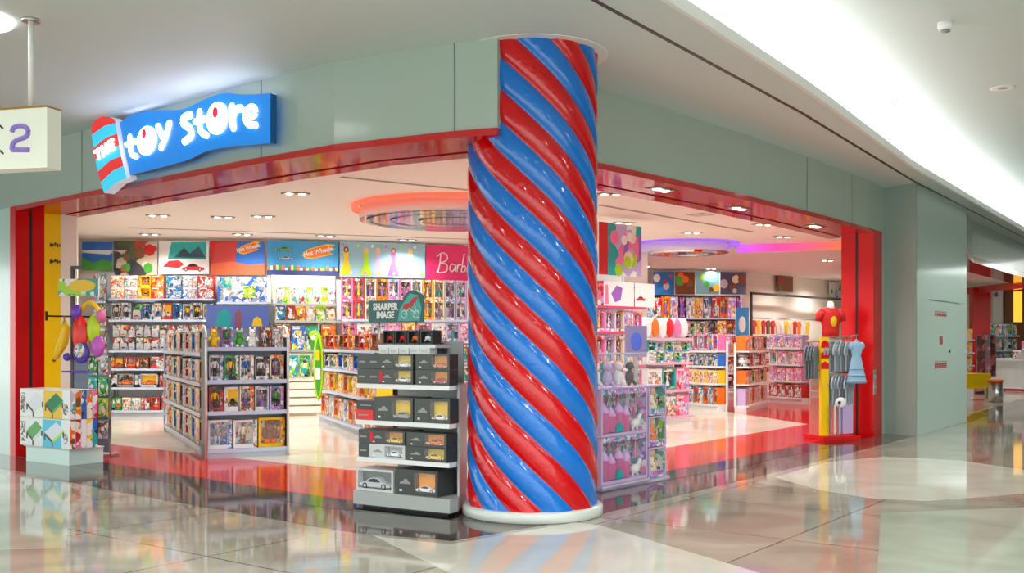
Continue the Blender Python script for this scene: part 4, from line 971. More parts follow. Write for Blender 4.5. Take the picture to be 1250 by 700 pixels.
q.tube([(.44, -.006, .09), (.5, -.006, .15), (.58, -.006, .09)], .006, cm('white'), 6); q.tube([(.58, -.006, .09), (.56, -.006, .2)], .005, cm('white'), 6)
q.build('motorbike_picture', rt)
for x in (.12, .56): MB().tube([(x, .02, -.28), (x, .02, .05)], .008, STEEL, 6).build('stand_rod', rt)
# slim models standing behind the riser boxes
for k in range(9):
    tag(MB().tube([(0, 0, 0), (0, 0, .05), (0, 0, .12)], [.014, .02, .006], cm(['teal', 'silver', 'black', 'silver', 'teal', 'black', 'white', 'red', 'silver'][k]), 8).box(-.022, .022, -.015, .015, 0, .012, BLACK).build('model_figure', None, f.at(RX+.05+k*.065, .54, 1.472), f.rz),
        '%s slim model standing %s behind the riser boxes' % (['teal', 'silver', 'black', 'silver', 'teal', 'black', 'white', 'red', 'silver'][k], ORD[k]+' from the far end'), 'model', 'slim models behind the riser boxes')
# ================================================================== 7 stacked game table cartons by the entrance
A = (-6.16, 12.95); B = (-5.25, 12.32)
f = Fr(A, B)
rt = empty('display_plinth', (A[0], A[1], 0), f.rz, 'white low plinth under the stacked game table cartons at the entrance', 'plinth')
MB().box(.05, .98, .04, .5, 0, .19, mat('plinth_pale', C8(206, 232, 228), .25)).build('plinth_body', rt); MB().box(.03, 1.0, .02, .5, .19, .2, WHITE).build('top_board', rt)
GT = cm('green'); DG = mat('felt_green', C8(30, 130, 90), .5)
def game_pic(root, x, z, w_, h, base, top, side):
    """a printed game table seen at an angle"""
    y = -.003
    MB().prism([(x+w_*.05, z+h*.45), (x+w_*.42, z+h*.12), (x+w_*.95, z+h*.62), (x+w_*.6, z+h*.92)], y, .001, top, axis='y').build('table_picture', root)
    q = MB(); q.prism([(x+w_*.05, z+h*.45), (x+w_*.05, z+h*.33), (x+w_*.42, z), (x+w_*.42, z+h*.12)], y, .001, BLACK, axis='y'); q.prism([(x+w_*.42, z), (x+w_*.95, z+h*.48), (x+w_*.95, z+h*.62), (x+w_*.42, z+h*.12)], y, .001, side, axis='y')
    for lx, lz in ((.07, .3), (.42, .0), (.93, .45)): q.prism([(x+w_*lx-.012, z+h*lz-.05), (x+w_*lx+.012, z+h*lz-.05), (x+w_*lx+.012, z+h*(lz+.06)), (x+w_*lx-.012, z+h*(lz+.06))], y-.001, .001, BLACK, axis='y')
    q.build('table_side_picture', root)
WTOP = mat('table_top_pale', C8(226, 232, 240), .4)
WCART = mat('carton_white', C8(236, 240, 240), .35)
colsid = ['cream', 'pink', 'white', 'yellow', 'blue']
for j in range(2):
    for k in range(5):
        st = ['lower', 'upper'][j]
        root = empty('game_table_carton', f.at(-.02, .0+k*.075, .205+j*.355), f.rz,
                     '%s white game table carton, %s, on the entrance plinth' % (st, ['frontmost', 'second from the front', 'third from the front', 'fourth from the front', 'rearmost'][k]), 'carton', 'game table cartons on the plinth')
        MB().box(0, 1.08, 0, .07, 0, .35, WCART, front=WCART, side=pr(colsid[(k+j*2) % 5], 9)).build('carton', root)
        if k == 0:
            if j: 
                MB().box(.02, .12, -.002, .001, .05, .3, pr('grey', 30)).build('side_print', root); game_pic(root, .13, .055, .4, .28, 0, WTOP, WTOP)
                MB().box(.52, .92, -.002, .001, .0, .34, mat('ink_sunny', C8(240, 196, 40), .4)).build('printed_panel', root); game_pic(root, .54, .055, .42, .28, 0, DG, GT)
                MB().ball((.99, -.001, .12), (.06, .004, .07), pr('grey', 30), 12, 6).build('round_print', root)
            else:
                MB().box(.02, .12, -.002, .001, .05, .3, pr('grey', 30)).build('side_print', root); game_pic(root, .13, .055, .38, .28, 0, GT, WTOP)
                MB().box(.5, .9, -.002, .001, .0, .34, mat('ink_aqua', C8(90, 200, 230), .4)).build('printed_panel', root); game_pic(root, .52, .055, .46, .28, 0, WTOP, cm('lime'))
                MB().ball((.99, -.001, .12), (.05, .004, .07), pr('grey', 30), 12, 6).build('round_print', root)
# ================================================================== 8 peg stand with hanging toys
fx = Fr((-5.9, 13.55), rz=math.radians(-12))
rt = empty('peg_stand', fx.at(0, 0, 0), fx.rz, 'dark metal peg stand with teal header behind the game table cartons', 'stand')
def px3(px, py, y=0): return fx.zat(px, py, y)
x0, zt = px3(86, 325); x1, _ = px3(135, 325)
q = MB(); q.box(x0, x0+.04, 0, .04, 0, zt, DARK); q.build('post', rt); MB().box(x1-.02, x1, 0, .02, 0, px3(135, 440)[1], STEEL).build('post', rt)
MB().box(x0, x0+.2, 0, .04, zt-.04, zt, DARK).build('top_bar', rt); MB().box(x0, x1, 0, .2, 0, .03, STEEL).build('foot', rt)
MB().box(x0+.04, x1-.04, .01, .03, .06, px3(100, 440)[1], mat('peg_panel', C8(120, 130, 150), .4)).build('peg_panel', rt)
h0, hz1 = px3(71, 341, -.08); h1, hz0 = px3(120, 361, -.08)
hd = MB().box(h0, h1, -.08, -.05, hz0, hz1, cm('white'), front=pr('teal', 7)).build('header_card', rt)
MB().prism([((h0+h1)/2+.06+.2*math.cos(t*.524), (hz0+hz1)/2+.02+.08*math.sin(t*.524)) for t in range(12)], -.086, -.08, cm('yellow'), axis='y').build('yellow_shape', hd)
bx0, bz = px3(58, 386); MB().tube([(bx0, -.02, bz), (x1, -.02, bz-.02)], .012, BLACK, 6).build('cross_bar', rt); MB().tube([(bx0, -.02, bz-.06), (bx0, -.02, bz+.06)], .018, BLACK, 6).build('bar_end', rt)
def hang_toy(pts, name, label, cat='toy'):
    root = empty(name, fx.at(0, 0, 0), fx.rz, label, cat, 'toys hanging on the peg stand')
    for nm, cx, cy, rx, ry, m_, yy in pts:
        x, z = px3(cx, cy, -.15); s_ = 13.4/F
        MB().ball((x, yy, z), (rx*s_, .05, ry*s_), m_, 16, 10).build(nm, root)
    return root
h = hang_toy([('body', 98, 408, 11, 22, mat('toy_red', C8(240, 40, 24), .3), -.15), ('rounded_end', 100, 430, 11.5, 14, mat('toy_purple', C8(80, 60, 170), .3), -.16), ('pale_centre', 100, 428, 7, 9, pr('white', 30), -.2), ('handle', 93, 381, 7, 9, mat('toy_purple2', C8(110, 60, 190), .3), -.15), ('cap', 82, 436, 5, 5, mat('toy_purple', C8(80, 60, 170)), -.15)],
         'hanging_toy', 'red plastic toy with purple rounded end hanging on the peg stand')
h = hang_toy([('body', 114, 402, 8.5, 17, mat('toy_lime', C8(190, 224, 20), .3), -.15), ('rounded_end', 120, 423, 9, 13, mat('toy_orchid', C8(200, 90, 200), .3), -.16), ('handle', 122, 386, 6, 8, cm('pink'), -.13)], 'hanging_toy', 'lime plastic toy with orchid pink end hanging on the peg stand')
root = empty('hanging_toy', fx.at(0, 0, 0), fx.rz, 'curved yellow inflatable toy hanging beside the yellow wall', 'toy', 'toys hanging on the peg stand')
pp = [px3(a, b_, -.15) for a, b_ in ((78, 386), (80, 400), (76, 418), (69, 434), (66, 440))]
MB().tube([(x, -.15, z) for x, z in pp], [.02, .06, .075, .05, .015], cm('yellow'), 12).build('body', root); MB().ball((pp[-1][0], -.15, pp[-1][1]), .025, cm('brown'), 8, 6).build('tip', root)
root = empty('hanging_toy', fx.at(0, 0, 0), fx.rz, 'bent yellow foam hoop at the top of the peg stand', 'toy', 'toys hanging on the peg stand')
pp = [px3(a, b_, -.1) for a, b_ in ((100, 380), (104, 372), (112, 370), (120, 378), (123, 388))]
MB().tube([(x, -.1, z) for x, z in smooth_pts(pp, 3)], .03, cm('yellow'), 8).build('hoop', root)
root = empty('hanging_toy', fx.at(0, 0, 0), fx.rz, 'thin purple hoop hanging low on the peg stand', 'toy', 'toys hanging on the peg stand')
x, z = px3(98, 454, -.1); MB().tube([(x+.24*math.cos(t*.3142), -.12+.1*math.sin(t*.3142), z) for t in range(20)], .012, mat('toy_purple2', C8(110, 60, 190)), 6, closed=True).build('hoop', root)
for i, (py, c) in enumerate(((458, 'green'), (484, 'teal'), (510, 'white'), (536, 'blue'))):
    for j in range(2):
        x, z = px3(112+j*13, py, -.06)
        put('pouch', c if j == 0 else ['white', 'green', 'lime', 'grey'][i], fx, x, -.07, z, .135, .25, '%s hanging pack in %s column, %s row of peg stand' % ((c if j == 0 else ['white', 'green', 'lime', 'grey'][i]), ['inner', 'aisle side'][j], ['top', 'second', 'third', 'lowest'][i]), 'packs on the peg stand')
# small black wall figures on the yellow wall
root = empty('wall_sticker', lj.at(.162, .42, 0), lj.rz, 'two small dark printed motifs on the yellow wall panel', 'sticker')
for py, n_ in ((300, 'motif'), (320, 'motif')):
    zz = 1.5+(417-py)/F*13.9
    q = MB()
    for k in range(5): q.box(-.001, .003, .01+k*.03, .032+k*.03, zz-.03+.012*(k % 3), zz+.03-.01*((k+1) % 3), BLACK)
    q.build(n_, root)

# ================================================================== 9 doll display at the side opening
A = (.90, 10.27); B = (1.46, 10.96)
f = Fr(A, B); W9 = f.w
rt = empty('pallet_display', (A[0], A[1], 0), f.rz, 'low pale base under the big doll castle boxes beside the candy column', 'display base')
MB().box(0, W9, 0, .55, 0, .05, mat('base_lilac', C8(214, 200, 226), .3)).build('base_board', rt); MB().box(-.0, W9+.42, .0, .4, 0, .03, mat('base_lilac', C8(214, 200, 226), .3)).build('side_base_board', rt)
PK = mat('castle_pink', C8(250, 110, 190), .35); LC = mat('castle_lilac', C8(226, 170, 236), .35); TE = mat('castle_teal_door', C8(20, 176, 178), .35); PB = mat('doll_box_lilac', C8(206, 180, 220), .3); PD = mat('box_inside_purple', C8(120, 84, 150), .4)
def castle_box(z, h, label):
    root = empty('castle_doll_box', f.at(.01, .02, z), f.rz, label, 'doll set', 'castle doll boxes')
    w_ = W9-.02; d = .42
    q = MB().box(0, w_, d*.4, d, 0, h, PB, front=printed('print_castle_back', [COLS['lilac'], C8(150, 110, 180), COLS['white'], COLS['pink'], C8(120, 84, 150), COLS['teal']], 20), side=pr('lilac', 16)); q.box(0, .03, 0, d*.4, 0, h, PB); q.box(w_-.03, w_, 0, d*.4, 0, h, PB, side=pr('purple', 16)); q.box(.03, w_-.03, 0, d*.4, 0, .03, PB); q.box(.03, w_-.03, 0, d*.4, h-.05, h, PB, front=pr('lilac', 24)); q.build('carton', root)
    q = MB()
    for k, (c, hh) in enumerate((('white', 0), ('teal', 1), ('lilac', 0), ('purple', 3), ('pink', 2), ('lilac', 1))):
        pass
    for k in range(5):
        q = MB(); add_doll(q, .12+k*(w_-.2)/4, .1, h*.45, h*.46, ['white', 'teal', 'pink', 'lilac', 'pink'][k], [0, 3, 1, 0, 2][k]); q.build('doll', root)
    q = MB(); cw = w_*.62; x0 = .06
    q.box(x0, x0+cw, .05, .12, .04, h*.36, PK)
    for k in range(4):
        xx = x0+cw*(k+.5)/4; r = .045 if k % 2 else .055; hh = h*(.42 if k % 2 else .5)
        q.lathe([(r, .04), (r, hh), (r*1.25, hh+.01), (1e-4, hh+.11)], (xx, .06, 0), [PK, LC, LC], 12)
    q.build('castle', root)
    dd_ = MB().prism([(x0+cw*.42, .04), (x0+cw*.62, .04), (x0+cw*.62, h*.2), (x0+cw*.52, h*.28), (x0+cw*.42, h*.2)], .0, .02, TE, axis='y').build('castle_door', root)
    q = MB(); q.ball((w_*.84, .07, .1), (.07, .05, .05), cm('white'), 10, 8); q.tube([(w_*.88, .06, .12), (w_*.93, .05, .2)], [.03, .02], cm('white'), 8); q.ball((w_*.94, .045, .22), (.035, .025, .025), cm('lilac'), 8, 6)
    for s_ in (-.04, .04): q.tube([(w_*.84+s_, .07, .08), (w_*.84+s_, .07, .03)], .014, cm('white'), 6)
    q.build('toy_horse', root)
    MB().box(.02, w_-.02, .002, .006, .03, h-.05, CLEAR).build('window_film', root)
castle_box(.055, .475, 'lower castle doll box with pink towers and a teal door beside the column')
castle_box(.535, .475, 'upper castle doll box with pink towers and a teal door, stacked on the lower')
# side column of three dolls
for k in range(3):
    root = empty('large_doll_box', f.at(W9+.02, .02, .035+k*.335), f.rz, ['lowest', 'middle', 'topmost'][k]+' of three stacked lilac doll boxes next to the castle boxes', 'doll', 'three stacked doll boxes')
    w_, h, d = .36, .325, .2
    q = MB().box(0, w_, d*.6, d, 0, h, PB, front=mat('leafy_dark', C8(90, 100, 70), .4)); q.box(0, .025, 0, d*.6, 0, h, PB); q.box(w_-.03, w_, 0, d*.6, 0, h, PB, side=pr('green', 14)); q.box(.025, w_-.03, 0, d*.6, 0, .07, PB, front=pr('lilac', 22)); q.box(.025, w_-.03, 0, d*.6, h-.02, h, PB); q.build('carton', root)
    q = MB(); x = w_*.42; y = .07
    q.lathe([(.1, 0), (.085, .06), (.045, .11), (.05, .15), (.02, .17)], (x, y, .06), cm(['cream', 'orange', 'cream'][k]), 12, sy=.6)
    q.ball((x, y-.01, .265), (.045, .04, .05), SKIN, 12, 8); q.ball((x, y+.02, .265), (.06, .045, .06), mat('hair_0', HAIRS[0]), 12, 8); q.ball((x-.05, y+.01, .2), (.025, .02, .08), mat('hair_0', HAIRS[0]), 8, 6); q.ball((x+.05, y+.01, .2), (.025, .02, .08), mat('hair_0', HAIRS[0]), 8, 6)
    for s_ in (-1, 1): q.tube([(x+s_*.05, y, .2), (x+s_*.08, y-.03, .15), (x+s_*.04, y-.05, .12)], .012, SKIN, 6)
    q.build('doll', root); MB().box(.02, w_-.025, .001, .004, .06, h-.02, CLEAR).build('window_film', root)
# clear bin with soft toys on top
root = empty('clear_bin', f.at(.0, .02, 1.012), f.rz, 'clear open bin of pale unicorn toys on top of the castle doll boxes', 'bin')
w_ = W9-.02; h = .36; q = MB(); q.box(0, w_, 0, .006, 0, h, CLEAR); q.box(0, .006, 0, .4, 0, h, CLEAR); q.box(w_-.006, w_, 0, .4, 0, h, CLEAR); q.box(0, w_, .394, .4, 0, h, CLEAR); q.build('bin_wall', root)
MB().box(0, w_, 0, .4, 0, .006, cm('lilac')).build('bin_floor', root); q = MB()
for a, b_ in (((0, 0), (w_, 0)), ((w_, 0), (w_, .4)), ((w_, .4), (0, .4)), ((0, .4), (0, 0))): q.tube([(*a, h), (*b_, h)], .008, cm('silver'), 6)
q.build('bin_rim', root)
rg = random.Random(9)
for k in range(7):
    x = .1+.105*k; y = .13+.12*(k % 2); z = 1.042; c = ['white', 'teal', 'lilac', 'teal', 'white', 'lilac', 'black'][k]
    q = MB(); b_ = cm(c); q.ball((0, 0, .08), (.05, .045, .08), b_, 12, 8); q.ball((-.02, -.03, .2), (.045, .05, .045), b_, 12, 8); q.lathe([(.012, 0), (1e-4, .07)], (-.02, -.04, .235), cm('yellow'), 8)
    q.ball((.02, .02, .2), (.03, .03, .06), cm(['pink', 'purple', 'pink', 'blue', 'lilac', 'pink', 'black'][k]), 8, 6); q.tube([(.03, -.02, .04), (.05, -.05, .0)], .018, b_, 6); q.tube([(-.03, -.02, .04), (-.04, -.05, .0)], .018, b_, 6)
    tag(q.build('plush_unicorn', None, f.at(x, y+.02, z), f.rz-.4), '%s plush unicorn, %s from the candy column in the clear bin' % (c, ORD[k]), 'plush toy', 'plush unicorns in the clear bin')

# ================================================================== 10 white and pink shelf tower
A = (2.41, 18.15); B = (3.36, 19.1)
r_, f = shelving('pink_shelving', 'white and pink shelving tower with striped rolls on top, right behind the doll boxes', 'shelving', A, B, .5, [.14, .62, 1.12, 1.56], 1.62, m=SHELFW, rail=mat('rail_pink', C8(238, 170, 200), .3))
r_['label'] = 'white and pink shelving tower with striped rolls on top, just behind the doll boxes'
for i, (z, h, sp, n_) in enumerate(((.14, .4, [('carton', 'pink'), ('carton', 'white')], 3), (.62, .42, [('carton', 'white'), ('boxed_doll', 'teal'), ('carton', 'pink')], 3), (1.12, .38, [('boxed_figure', 'white'), ('boxed_figure', 'teal')], 5))):
    row(f, .05, f.w-.05, .06, z, h, sp, '%s shelf of the pink tower' % ['bottom', 'second', 'third'][i], 'doll boxes', 'goods on the pink shelving tower', n=n_, seed=100+i, stack=2 if i == 2 else 1)
for k, c in enumerate(('white', 'orange', 'white', 'red', 'pink', 'white')):
    put('wrapped_roll', c, f, .12+k*.22, .1, 1.565, .21, .36, '%s striped roll, %s from doll boxes on the pink tower' % (c, ORD[k]), 'striped rolls on the pink tower')

# 11 pink doll shelving far behind column (faces the side opening)
A = (P(728, 16.6).x, 16.6); B = (P(790, 17.6).x, 17.6)
r_, f = shelving('doll_rack', 'tall pink shelving of dolls and pony boxes just beside the candy column', 'shelving', A, B, .55, [.14, .6, 1.1, 1.66, 2.08], 2.75, m=SHELFW, rail=mat('rail_magenta', C8(206, 60, 120), .3))
for i, (px0, px1, c, lab) in enumerate(((738, 775, 'white', 'big white pony box on the doll rack with lilac print'), (776, 800, 'silver', 'big white box with a red and black vehicle beside the pony box'))):
    x0 = f.ray(px0, 0); x1 = f.ray(px1, 0)
    root = empty('large_toy_box', f.at(x0, .02, 2.085), f.rz, lab, 'toy box')
    MB().box(0, x1-x0, 0, .4, 0, .4, cm('white'), front=cm('white'), side=pr('pink', 8)).build('carton', root)
    if i == 0: MB().prism([(.2, .2), (.35, .34), (.5, .3), (.45, .1), (.3, .06)], -.004, .001, cm('purple'), axis='y').build('print', root); MB().prism([(.03, .03), (.13, .03), (.11, .34), (.05, .34)], -.004, .001, cm('pink'), axis='y').build('print', root)
    else: q = MB(); add_car(q, .17, -.01, .1, .28, 'red'); o = q.build('print', root); o.scale.y = .1
for i, (z, h) in enumerate(((.14, .4), (.6, .42), (1.1, .5), (1.66, .36))):
    row(f, .05, f.w-.05, .06, z, h, [('boxed_doll', 'pink'), ('boxed_doll', 'lilac'), ('boxed_doll', 'cream'), ('carton', 'lilac')], '%s shelf of the pink doll rack' % ['bottom', 'second', 'third', 'fourth'][i], 'candy column', 'boxes on the pink doll rack', n=5, seed=111+i)
rt = empty('lit_poster', (P(764, 13.2).x, 13.2, 1.3), .35, 'lilac grey standing panel with a glowing blue centre behind the clear bin', 'sign')
MB().box(0, .3, 0, .03, 0, .4, mat('panel_lilac', C8(150, 140, 190), .3)).build('panel', rt); MB().ball((.15, -.002, .2), (.08, .004, .12), mat('panel_blue', C8(90, 120, 230), .3), 16, 8).build('blue_centre', rt); MB().box(.13, .17, .0, .03, -1.3, 0, STEEL).build('post', rt); MB().box(0, .3, -.1, .2, -1.3, -1.28, STEEL).build('foot', rt)
# graphics above it
fr_ = Fr(A, B)
rt, _ = poster(731, 742, 17.2, 17.35, 2.62, 3.5, cm('red'), 'plain red panel beside the candy column above the doll rack')
poster(742, 783, 17.4, 18.0, 2.62, 3.5, pr('lilac', 3), 'pale floral poster above the doll rack', d_shapes(['cream', 'lime', 'white', 'pink', 'lilac'], 12, 6))

# ================================================================== 12 back alcove shelving and posters
A = (P(786, 29.3).x, 29.3); B = (P(912, 29.6).x, 29.6)
r_, f = shelving('back_shelving', 'long dark backed shelving in the far section under a row of posters', 'shelving', A, B, .6, [.15, .7, 1.2, 1.7, 2.17], 2.85, m=SHELFGR, backm=DARK)
row(f, .06, f.w-.06, .08, 2.17, .62, [('carton', 'blue'), ('carton', 'red'), ('boxed_doll', 'orange'), ('carton', 'lilac'), ('toy_creature', 'purple'), ('carton', 'silver'), ('carton', 'yellow')], 'top shelf of the far section', 'doll rack', 'goods on the far section shelving', n=12, seed=120)
for i, (z, h) in enumerate(((.15, .45), (.7, .42), (1.2, .42), (1.7, .4))):
    row(f, .06, f.w-.06, .08, z, h, [('carton', 'grey'), ('boxed_figure', 'black'), ('carton', 'yellow'), ('boxed_figure', 'red'), ('carton', 'pink'), ('carton', 'green')], '%s shelf of the far section' % ['bottom', 'second', 'third', 'fourth'][i], 'doll rack', 'goods on the far section shelving', n=11, seed=121+i)
for a, b_, m_, lab, dc in ((797, 823, mat('ink_azure', C8(30, 110, 180)), 'blue poster with small pale badge over the far shelving', d_shapes(['red', 'white', 'silver'], 4, 2)), (824, 848, mat('ink_umber', C8(120, 60, 30)), 'brown poster, second of the far posters', d_shapes(['orange', 'brown', 'green'], 7, 3)),
                           (849, 878, mat('ink_sky2', C8(120, 180, 190)), 'pale blue and green poster with a dark round shape over the far shelving', d_shapes(['lime', 'brown', 'yellow', 'green'], 5, 8)), (879, 911, mat('ink_dusk', C8(80, 80, 110)), 'dark grey poster, nearest the lit corner wall', d_shapes(['cream', 'brown', 'silver'], 6, 5))):
    poster(a, b_, 29.7, 29.75, 2.85, 3.5, m_, lab, dc)
rt = empty('tall_poster', (P(898, 27.5).x, 27.5, 1.25), .1, 'tall light blue printed banner stand in front of the far shelving', 'poster')
MB().box(0, .36, 0, .03, 0, 1.15, cm('white'), front=mat('ink_sky', C8(60, 150, 210))).build('panel', rt); MB().ball((.18, -.002, .7), (.1, .006, .22), cm('white'), 12, 8).build('artwork', rt); MB().box(.16, .2, .0, .03, -1.25, 0, STEEL).build('post', rt); MB().box(0, .36, -.1, .15, -1.25, -1.23, STEEL).build('foot', rt)

# ================================================================== 13 low white gondolas with orange goods
A = (4.16, 23.4); Bm = (4.78, 21.6); B = (6.4, 25.6)
WG = SHELFW
def low_gondola(nm, A, B, zs, H, lab, specs, where, anchor, group, n=6, depth=.3, seed=1):
    r_, f = shelving(nm, lab, 'shelving', A, B, depth, zs, H, m=WG, rail=WG)
    for i, z in enumerate(zs):
        hh = (zs[i+1] if i+1 < len(zs) else H+.25)-z-.07
        row(f, .05, f.w-.05, .05, z, hh, specs[i % len(specs)], '%s shelf of the %s' % (['bottom', 'second', 'third', 'top'][i] if i < len(zs)-1 else 'top', where), anchor, group, n=n, seed=seed+i, dpt=.2)
    return f
low_gondola('white_gondola', (3.86, 22.95), (4.36, 21.9), [.15, .6, .97, 1.3], 1.5, 'low white gondola face turned towards the pink tower', [[('carton', 'blue'), ('boxed_figure', 'orange')], [('carton', 'cream'), ('carton', 'yellow')], [('boxed_figure', 'grey'), ('carton', 'blue')], [('boxed_figure', 'silver'), ('boxed_figure', 'pink')]],
            'gondola facing pink tower', 'far end', 'goods on the white gondola facing the tower', n=6, seed=130)
low_gondola('white_gondola', (4.92, 21.55), (5.86, 23.5), [.15, .6, .97, 1.3], 1.45, 'low white gondola of orange packs facing the side opening', [[('carton', 'lilac'), ('carton', 'cream'), ('boxed_figure', 'orange')], [('carton', 'orange'), ('carton', 'brown'), ('boxed_figure', 'green')], [('tub', 'grey'), ('tub', 'brown'), ('carton', 'red')], [('carton', 'orange'), ('carton', 'orange'), ('boxed_figure', 'brown'), ('carton', 'red')]],
            'orange gondola', 'white post', 'goods on the orange gondola', n=7, seed=140)
low_gondola('white_gondola', (6.3, 25.6), (6.85, 24.4), [.15, .55, .95, 1.35], 1.5, 'low white gondola of pink packs beside the clothes stand', [[('carton', 'red')], [('carton', 'pink')], [('boxed_doll', 'white'), ('carton', 'pink')], [('carton', 'lilac')]],
            'pink gondola', 'orange gondola', 'goods on the pink gondola', n=4, seed=150)
rg = random.Random(4)
for k in range(22):      # soft toys heaped along the top of the low gondolas
    t = k/21; c = rg.choice(['pink', 'lilac', 'orange', 'cream', 'purple', 'yellow', 'red'])
    p0 = (5.0+t*1.3+.0, 21.9+t*1.25)
    fz = Fr(p0, rz=.75)
    pass
A = (P(884, 26.2).x, 26.2); B = (P(1004, 27.4).x, 27.4)
r_, f = shelving('table_unit', 'long low table of small pink and orange soft toys behind the white gondolas', 'table', A, B, .7, [.2, .7, 1.15], 1.16, m=SHELFW, rail=SHELFW, back=False)
row(f, .05, f.w-.05, .02, 1.15, .34, [('toy_creature', 'pink'), ('toy_creature', 'orange'), ('ball_pack', 'lilac'), ('toy_creature', 'yellow'), ('toy_creature', 'purple')], 'front row on the long toy table', 'orange gondola', 'soft toys on the long table', n=16, seed=160)
row(f, .05, f.w-.05, .32, 1.15, .5, [('toy_creature', 'cream'), ('carton', 'pink'), ('toy_creature', 'red'), ('ball_pack', 'orange'), ('toy_creature', 'lilac')], 'rear row on the long toy table', 'orange gondola', 'soft toys on the long table', n=14, seed=161)
row(f, .05, f.w-.05, .06, .7, .34, [('carton', 'red'), ('carton', 'brown'), ('carton', 'pink')], 'middle shelf of the long toy table', 'orange gondola', 'soft toys on the long table', n=10, seed=162)
# corner clothes wall
A = (7.12, 30.66); B = (11.6, 35.6)
f = Fr(A, B); rt = empty('clothes_wall_rack', (A[0], A[1], 0), f.rz, 'dark framed wall rack of small coloured clothes in the lit far corner', 'clothes rack')
for x in (0, f.w-.06): MB().box(x, x+.06, 0, .06, 0, 2.95, DARK).build('upright', rt)
MB().box(0, f.w, 0, .06, 2.9, 2.97, DARK).build('top_bar', rt); MB().tube([(0, .05, 2.2), (f.w, .05, 2.2)], .02, STEEL, 6).build('hanging_rail', rt); MB().box(0, f.w, .03, .4, 1.5, 1.54, SHELFW).build('shelf', rt)
def garment(kind, w_, h, c, t=.05):
    q = MB(); W = w_/2
    if kind == 'shirt': o_ = [(-W*.6, 0), (W*.6, 0), (W*.6, h*.62), (W, h*.55), (W*1.05, h*.72), (W*.55, h*.97), (W*.2, h), (0, h*.95), (-W*.2, h), (-W*.55, h*.97), (-W*1.05, h*.72), (-W, h*.55), (-W*.6, h*.62)]
    else: o_ = [(-W, 0), (-W*.5, -h*.03), (0, .01), (W*.5, -h*.03), (W, 0), (W*.5, h*.58), (W*.55, h*.8), (W*.42, h*.97), (W*.15, h*.9), (-W*.15, h*.9), (-W*.42, h*.97), (-W*.55, h*.8), (-W*.5, h*.58)]
    q.prism(o_, -t/2, t/2, c, axis='y'); return q
HANG = cm('white')
def hanger(root, h, w_):
    MB().tube([(-w_*.45, 0, h*.93), (0, 0, h+.03), (w_*.45, 0, h*.93)], .006, HANG, 6).build('hanger', root); MB().tube([(0, 0, h+.03), (0, 0, h+.07), (.02, 0, h+.09), (.0, 0, h+.105)], .004, STEEL, 6).build('hanger_hook', root)
for k, c in enumerate(['red', 'yellow', 'red', 'brown', 'red', 'cream', 'white', 'yellow', 'cream', 'red', 'orange', 'white', 'yellow']):
    root = empty('childrens_shirt', f.at(.2+k*.29, .04, 1.72), f.rz, '%s small shirt, %s from the posters end of the corner rack' % (c, ORD[k]), 'shirt', 'small shirts on the corner rack')
    garment('shirt', .24, .42, cm(c)).build('shirt', root); hanger(root, .42, .24)
for k in range(9):
    tag(garment('shirt', .3, .06, cm(['blue', 'blue', 'silver', 'blue', 'pink', 'blue', 'white', 'blue', 'silver'][k]), .3).build('folded_shirt', None, f.at(.4+k*.42, .2, 1.542), f.rz), '%s folded shirt, %s along the shelf of the corner rack' % (['blue', 'blue', 'silver', 'blue', 'pink', 'blue', 'white', 'blue', 'silver'][k], ORD[k]), 'shirt', 'folded shirts in the corner')
for a, b_, lab, cs in ((950, 968, 'small red and brown picture on the lit corner wall', ['red', 'brown', 'green']), (1013, 1028, 'small green picture on the lit corner wall by the jamb', ['green', 'white', 'blue'])):
    x = f.ray(a, .35); x2 = f.ray(b_, .35); Y = f.at(x, .35)[1]; zz = 1.5+(417-346 if a < 1000 else 417-353)/F*Y
    root = empty('wall_picture', f.at(x, .35, zz-.25), f.rz, lab, 'picture')
    MB().box(0, x2-x, 0, .03, 0, .5, cm(cs[1])).build('panel', root); d_shapes(cs, 5, a)(root, x2-x, .0, .5)

# ================================================================== 14 clothes stand by the red jamb
f = Fr((4.66, 15.62), rz=math.atan2(.25, 1))
rt = empty('clothes_stand', f.at(0, 0, 0), f.rz, 'yellow and red clothes stand of grey garments beside the red side jamb', 'clothes rack')
MB().box(0, .62, -.12, .45, 0, .07, mat('stand_red', C8(214, 10, 16), .2)).build('base_board', rt)
po = MB().box(.02, .15, 0, .06, .07, 1.56, YELLOW).build('post', rt)
for k in range(3): MB().prism([(.02, 1.08+k*.16), (.15, 1.08+k*.16), (.15, 1.16+k*.16), (.085, 1.2+k*.16), (.02, 1.16+k*.16)], -.004, .0, mat('stand_red', C8(214, 10, 16)), axis='y').build('red_patch', po)
MB().tube([(.05, .06, 1.55), (.6, .12, 1.55)], .014, STEEL, 8).build('rail', rt); MB().tube([(.05, .06, 1.02), (.6, .12, 1.02)], .014, STEEL, 8).build('rail', rt); MB().tube([(.05, .06, .58), (.6, .12, .58)], .014, STEEL, 8).build('rail', rt)
MB().tube([(.6, .38, .07), (.6, .38, 1.56)], .014, STEEL, 8).build('back_post', rt)
for z_ in (1.55, 1.02, .58): MB().tube([(.6, .12, z_), (.6, .38, z_)], .012, STEEL, 6).build('bracket', rt)
GM = [mat('cloth_grey_%d' % i, C8(*c), .8) for i, c in enumerate(((140, 156, 166), (168, 180, 190), (112, 124, 132), (190, 200, 210)))]
MB().tube([(-.22, .04, 1.5), (.05, .06, 1.5)], .012, STEEL, 8).build('side_rail', rt)
for k in range(4):
    root = empty('hanging_garment', f.at(-.19+k*.05, .05, .93), f.rz+math.radians(40), 'dark grey garment, %s on the short rail at the shop side of the yellow post' % ORD[k], 'garment', 'garments on the short side rail')
    garment('shirt', .26, .5, GM[2], .02).build('garment', root); hanger(root, .47, .22)
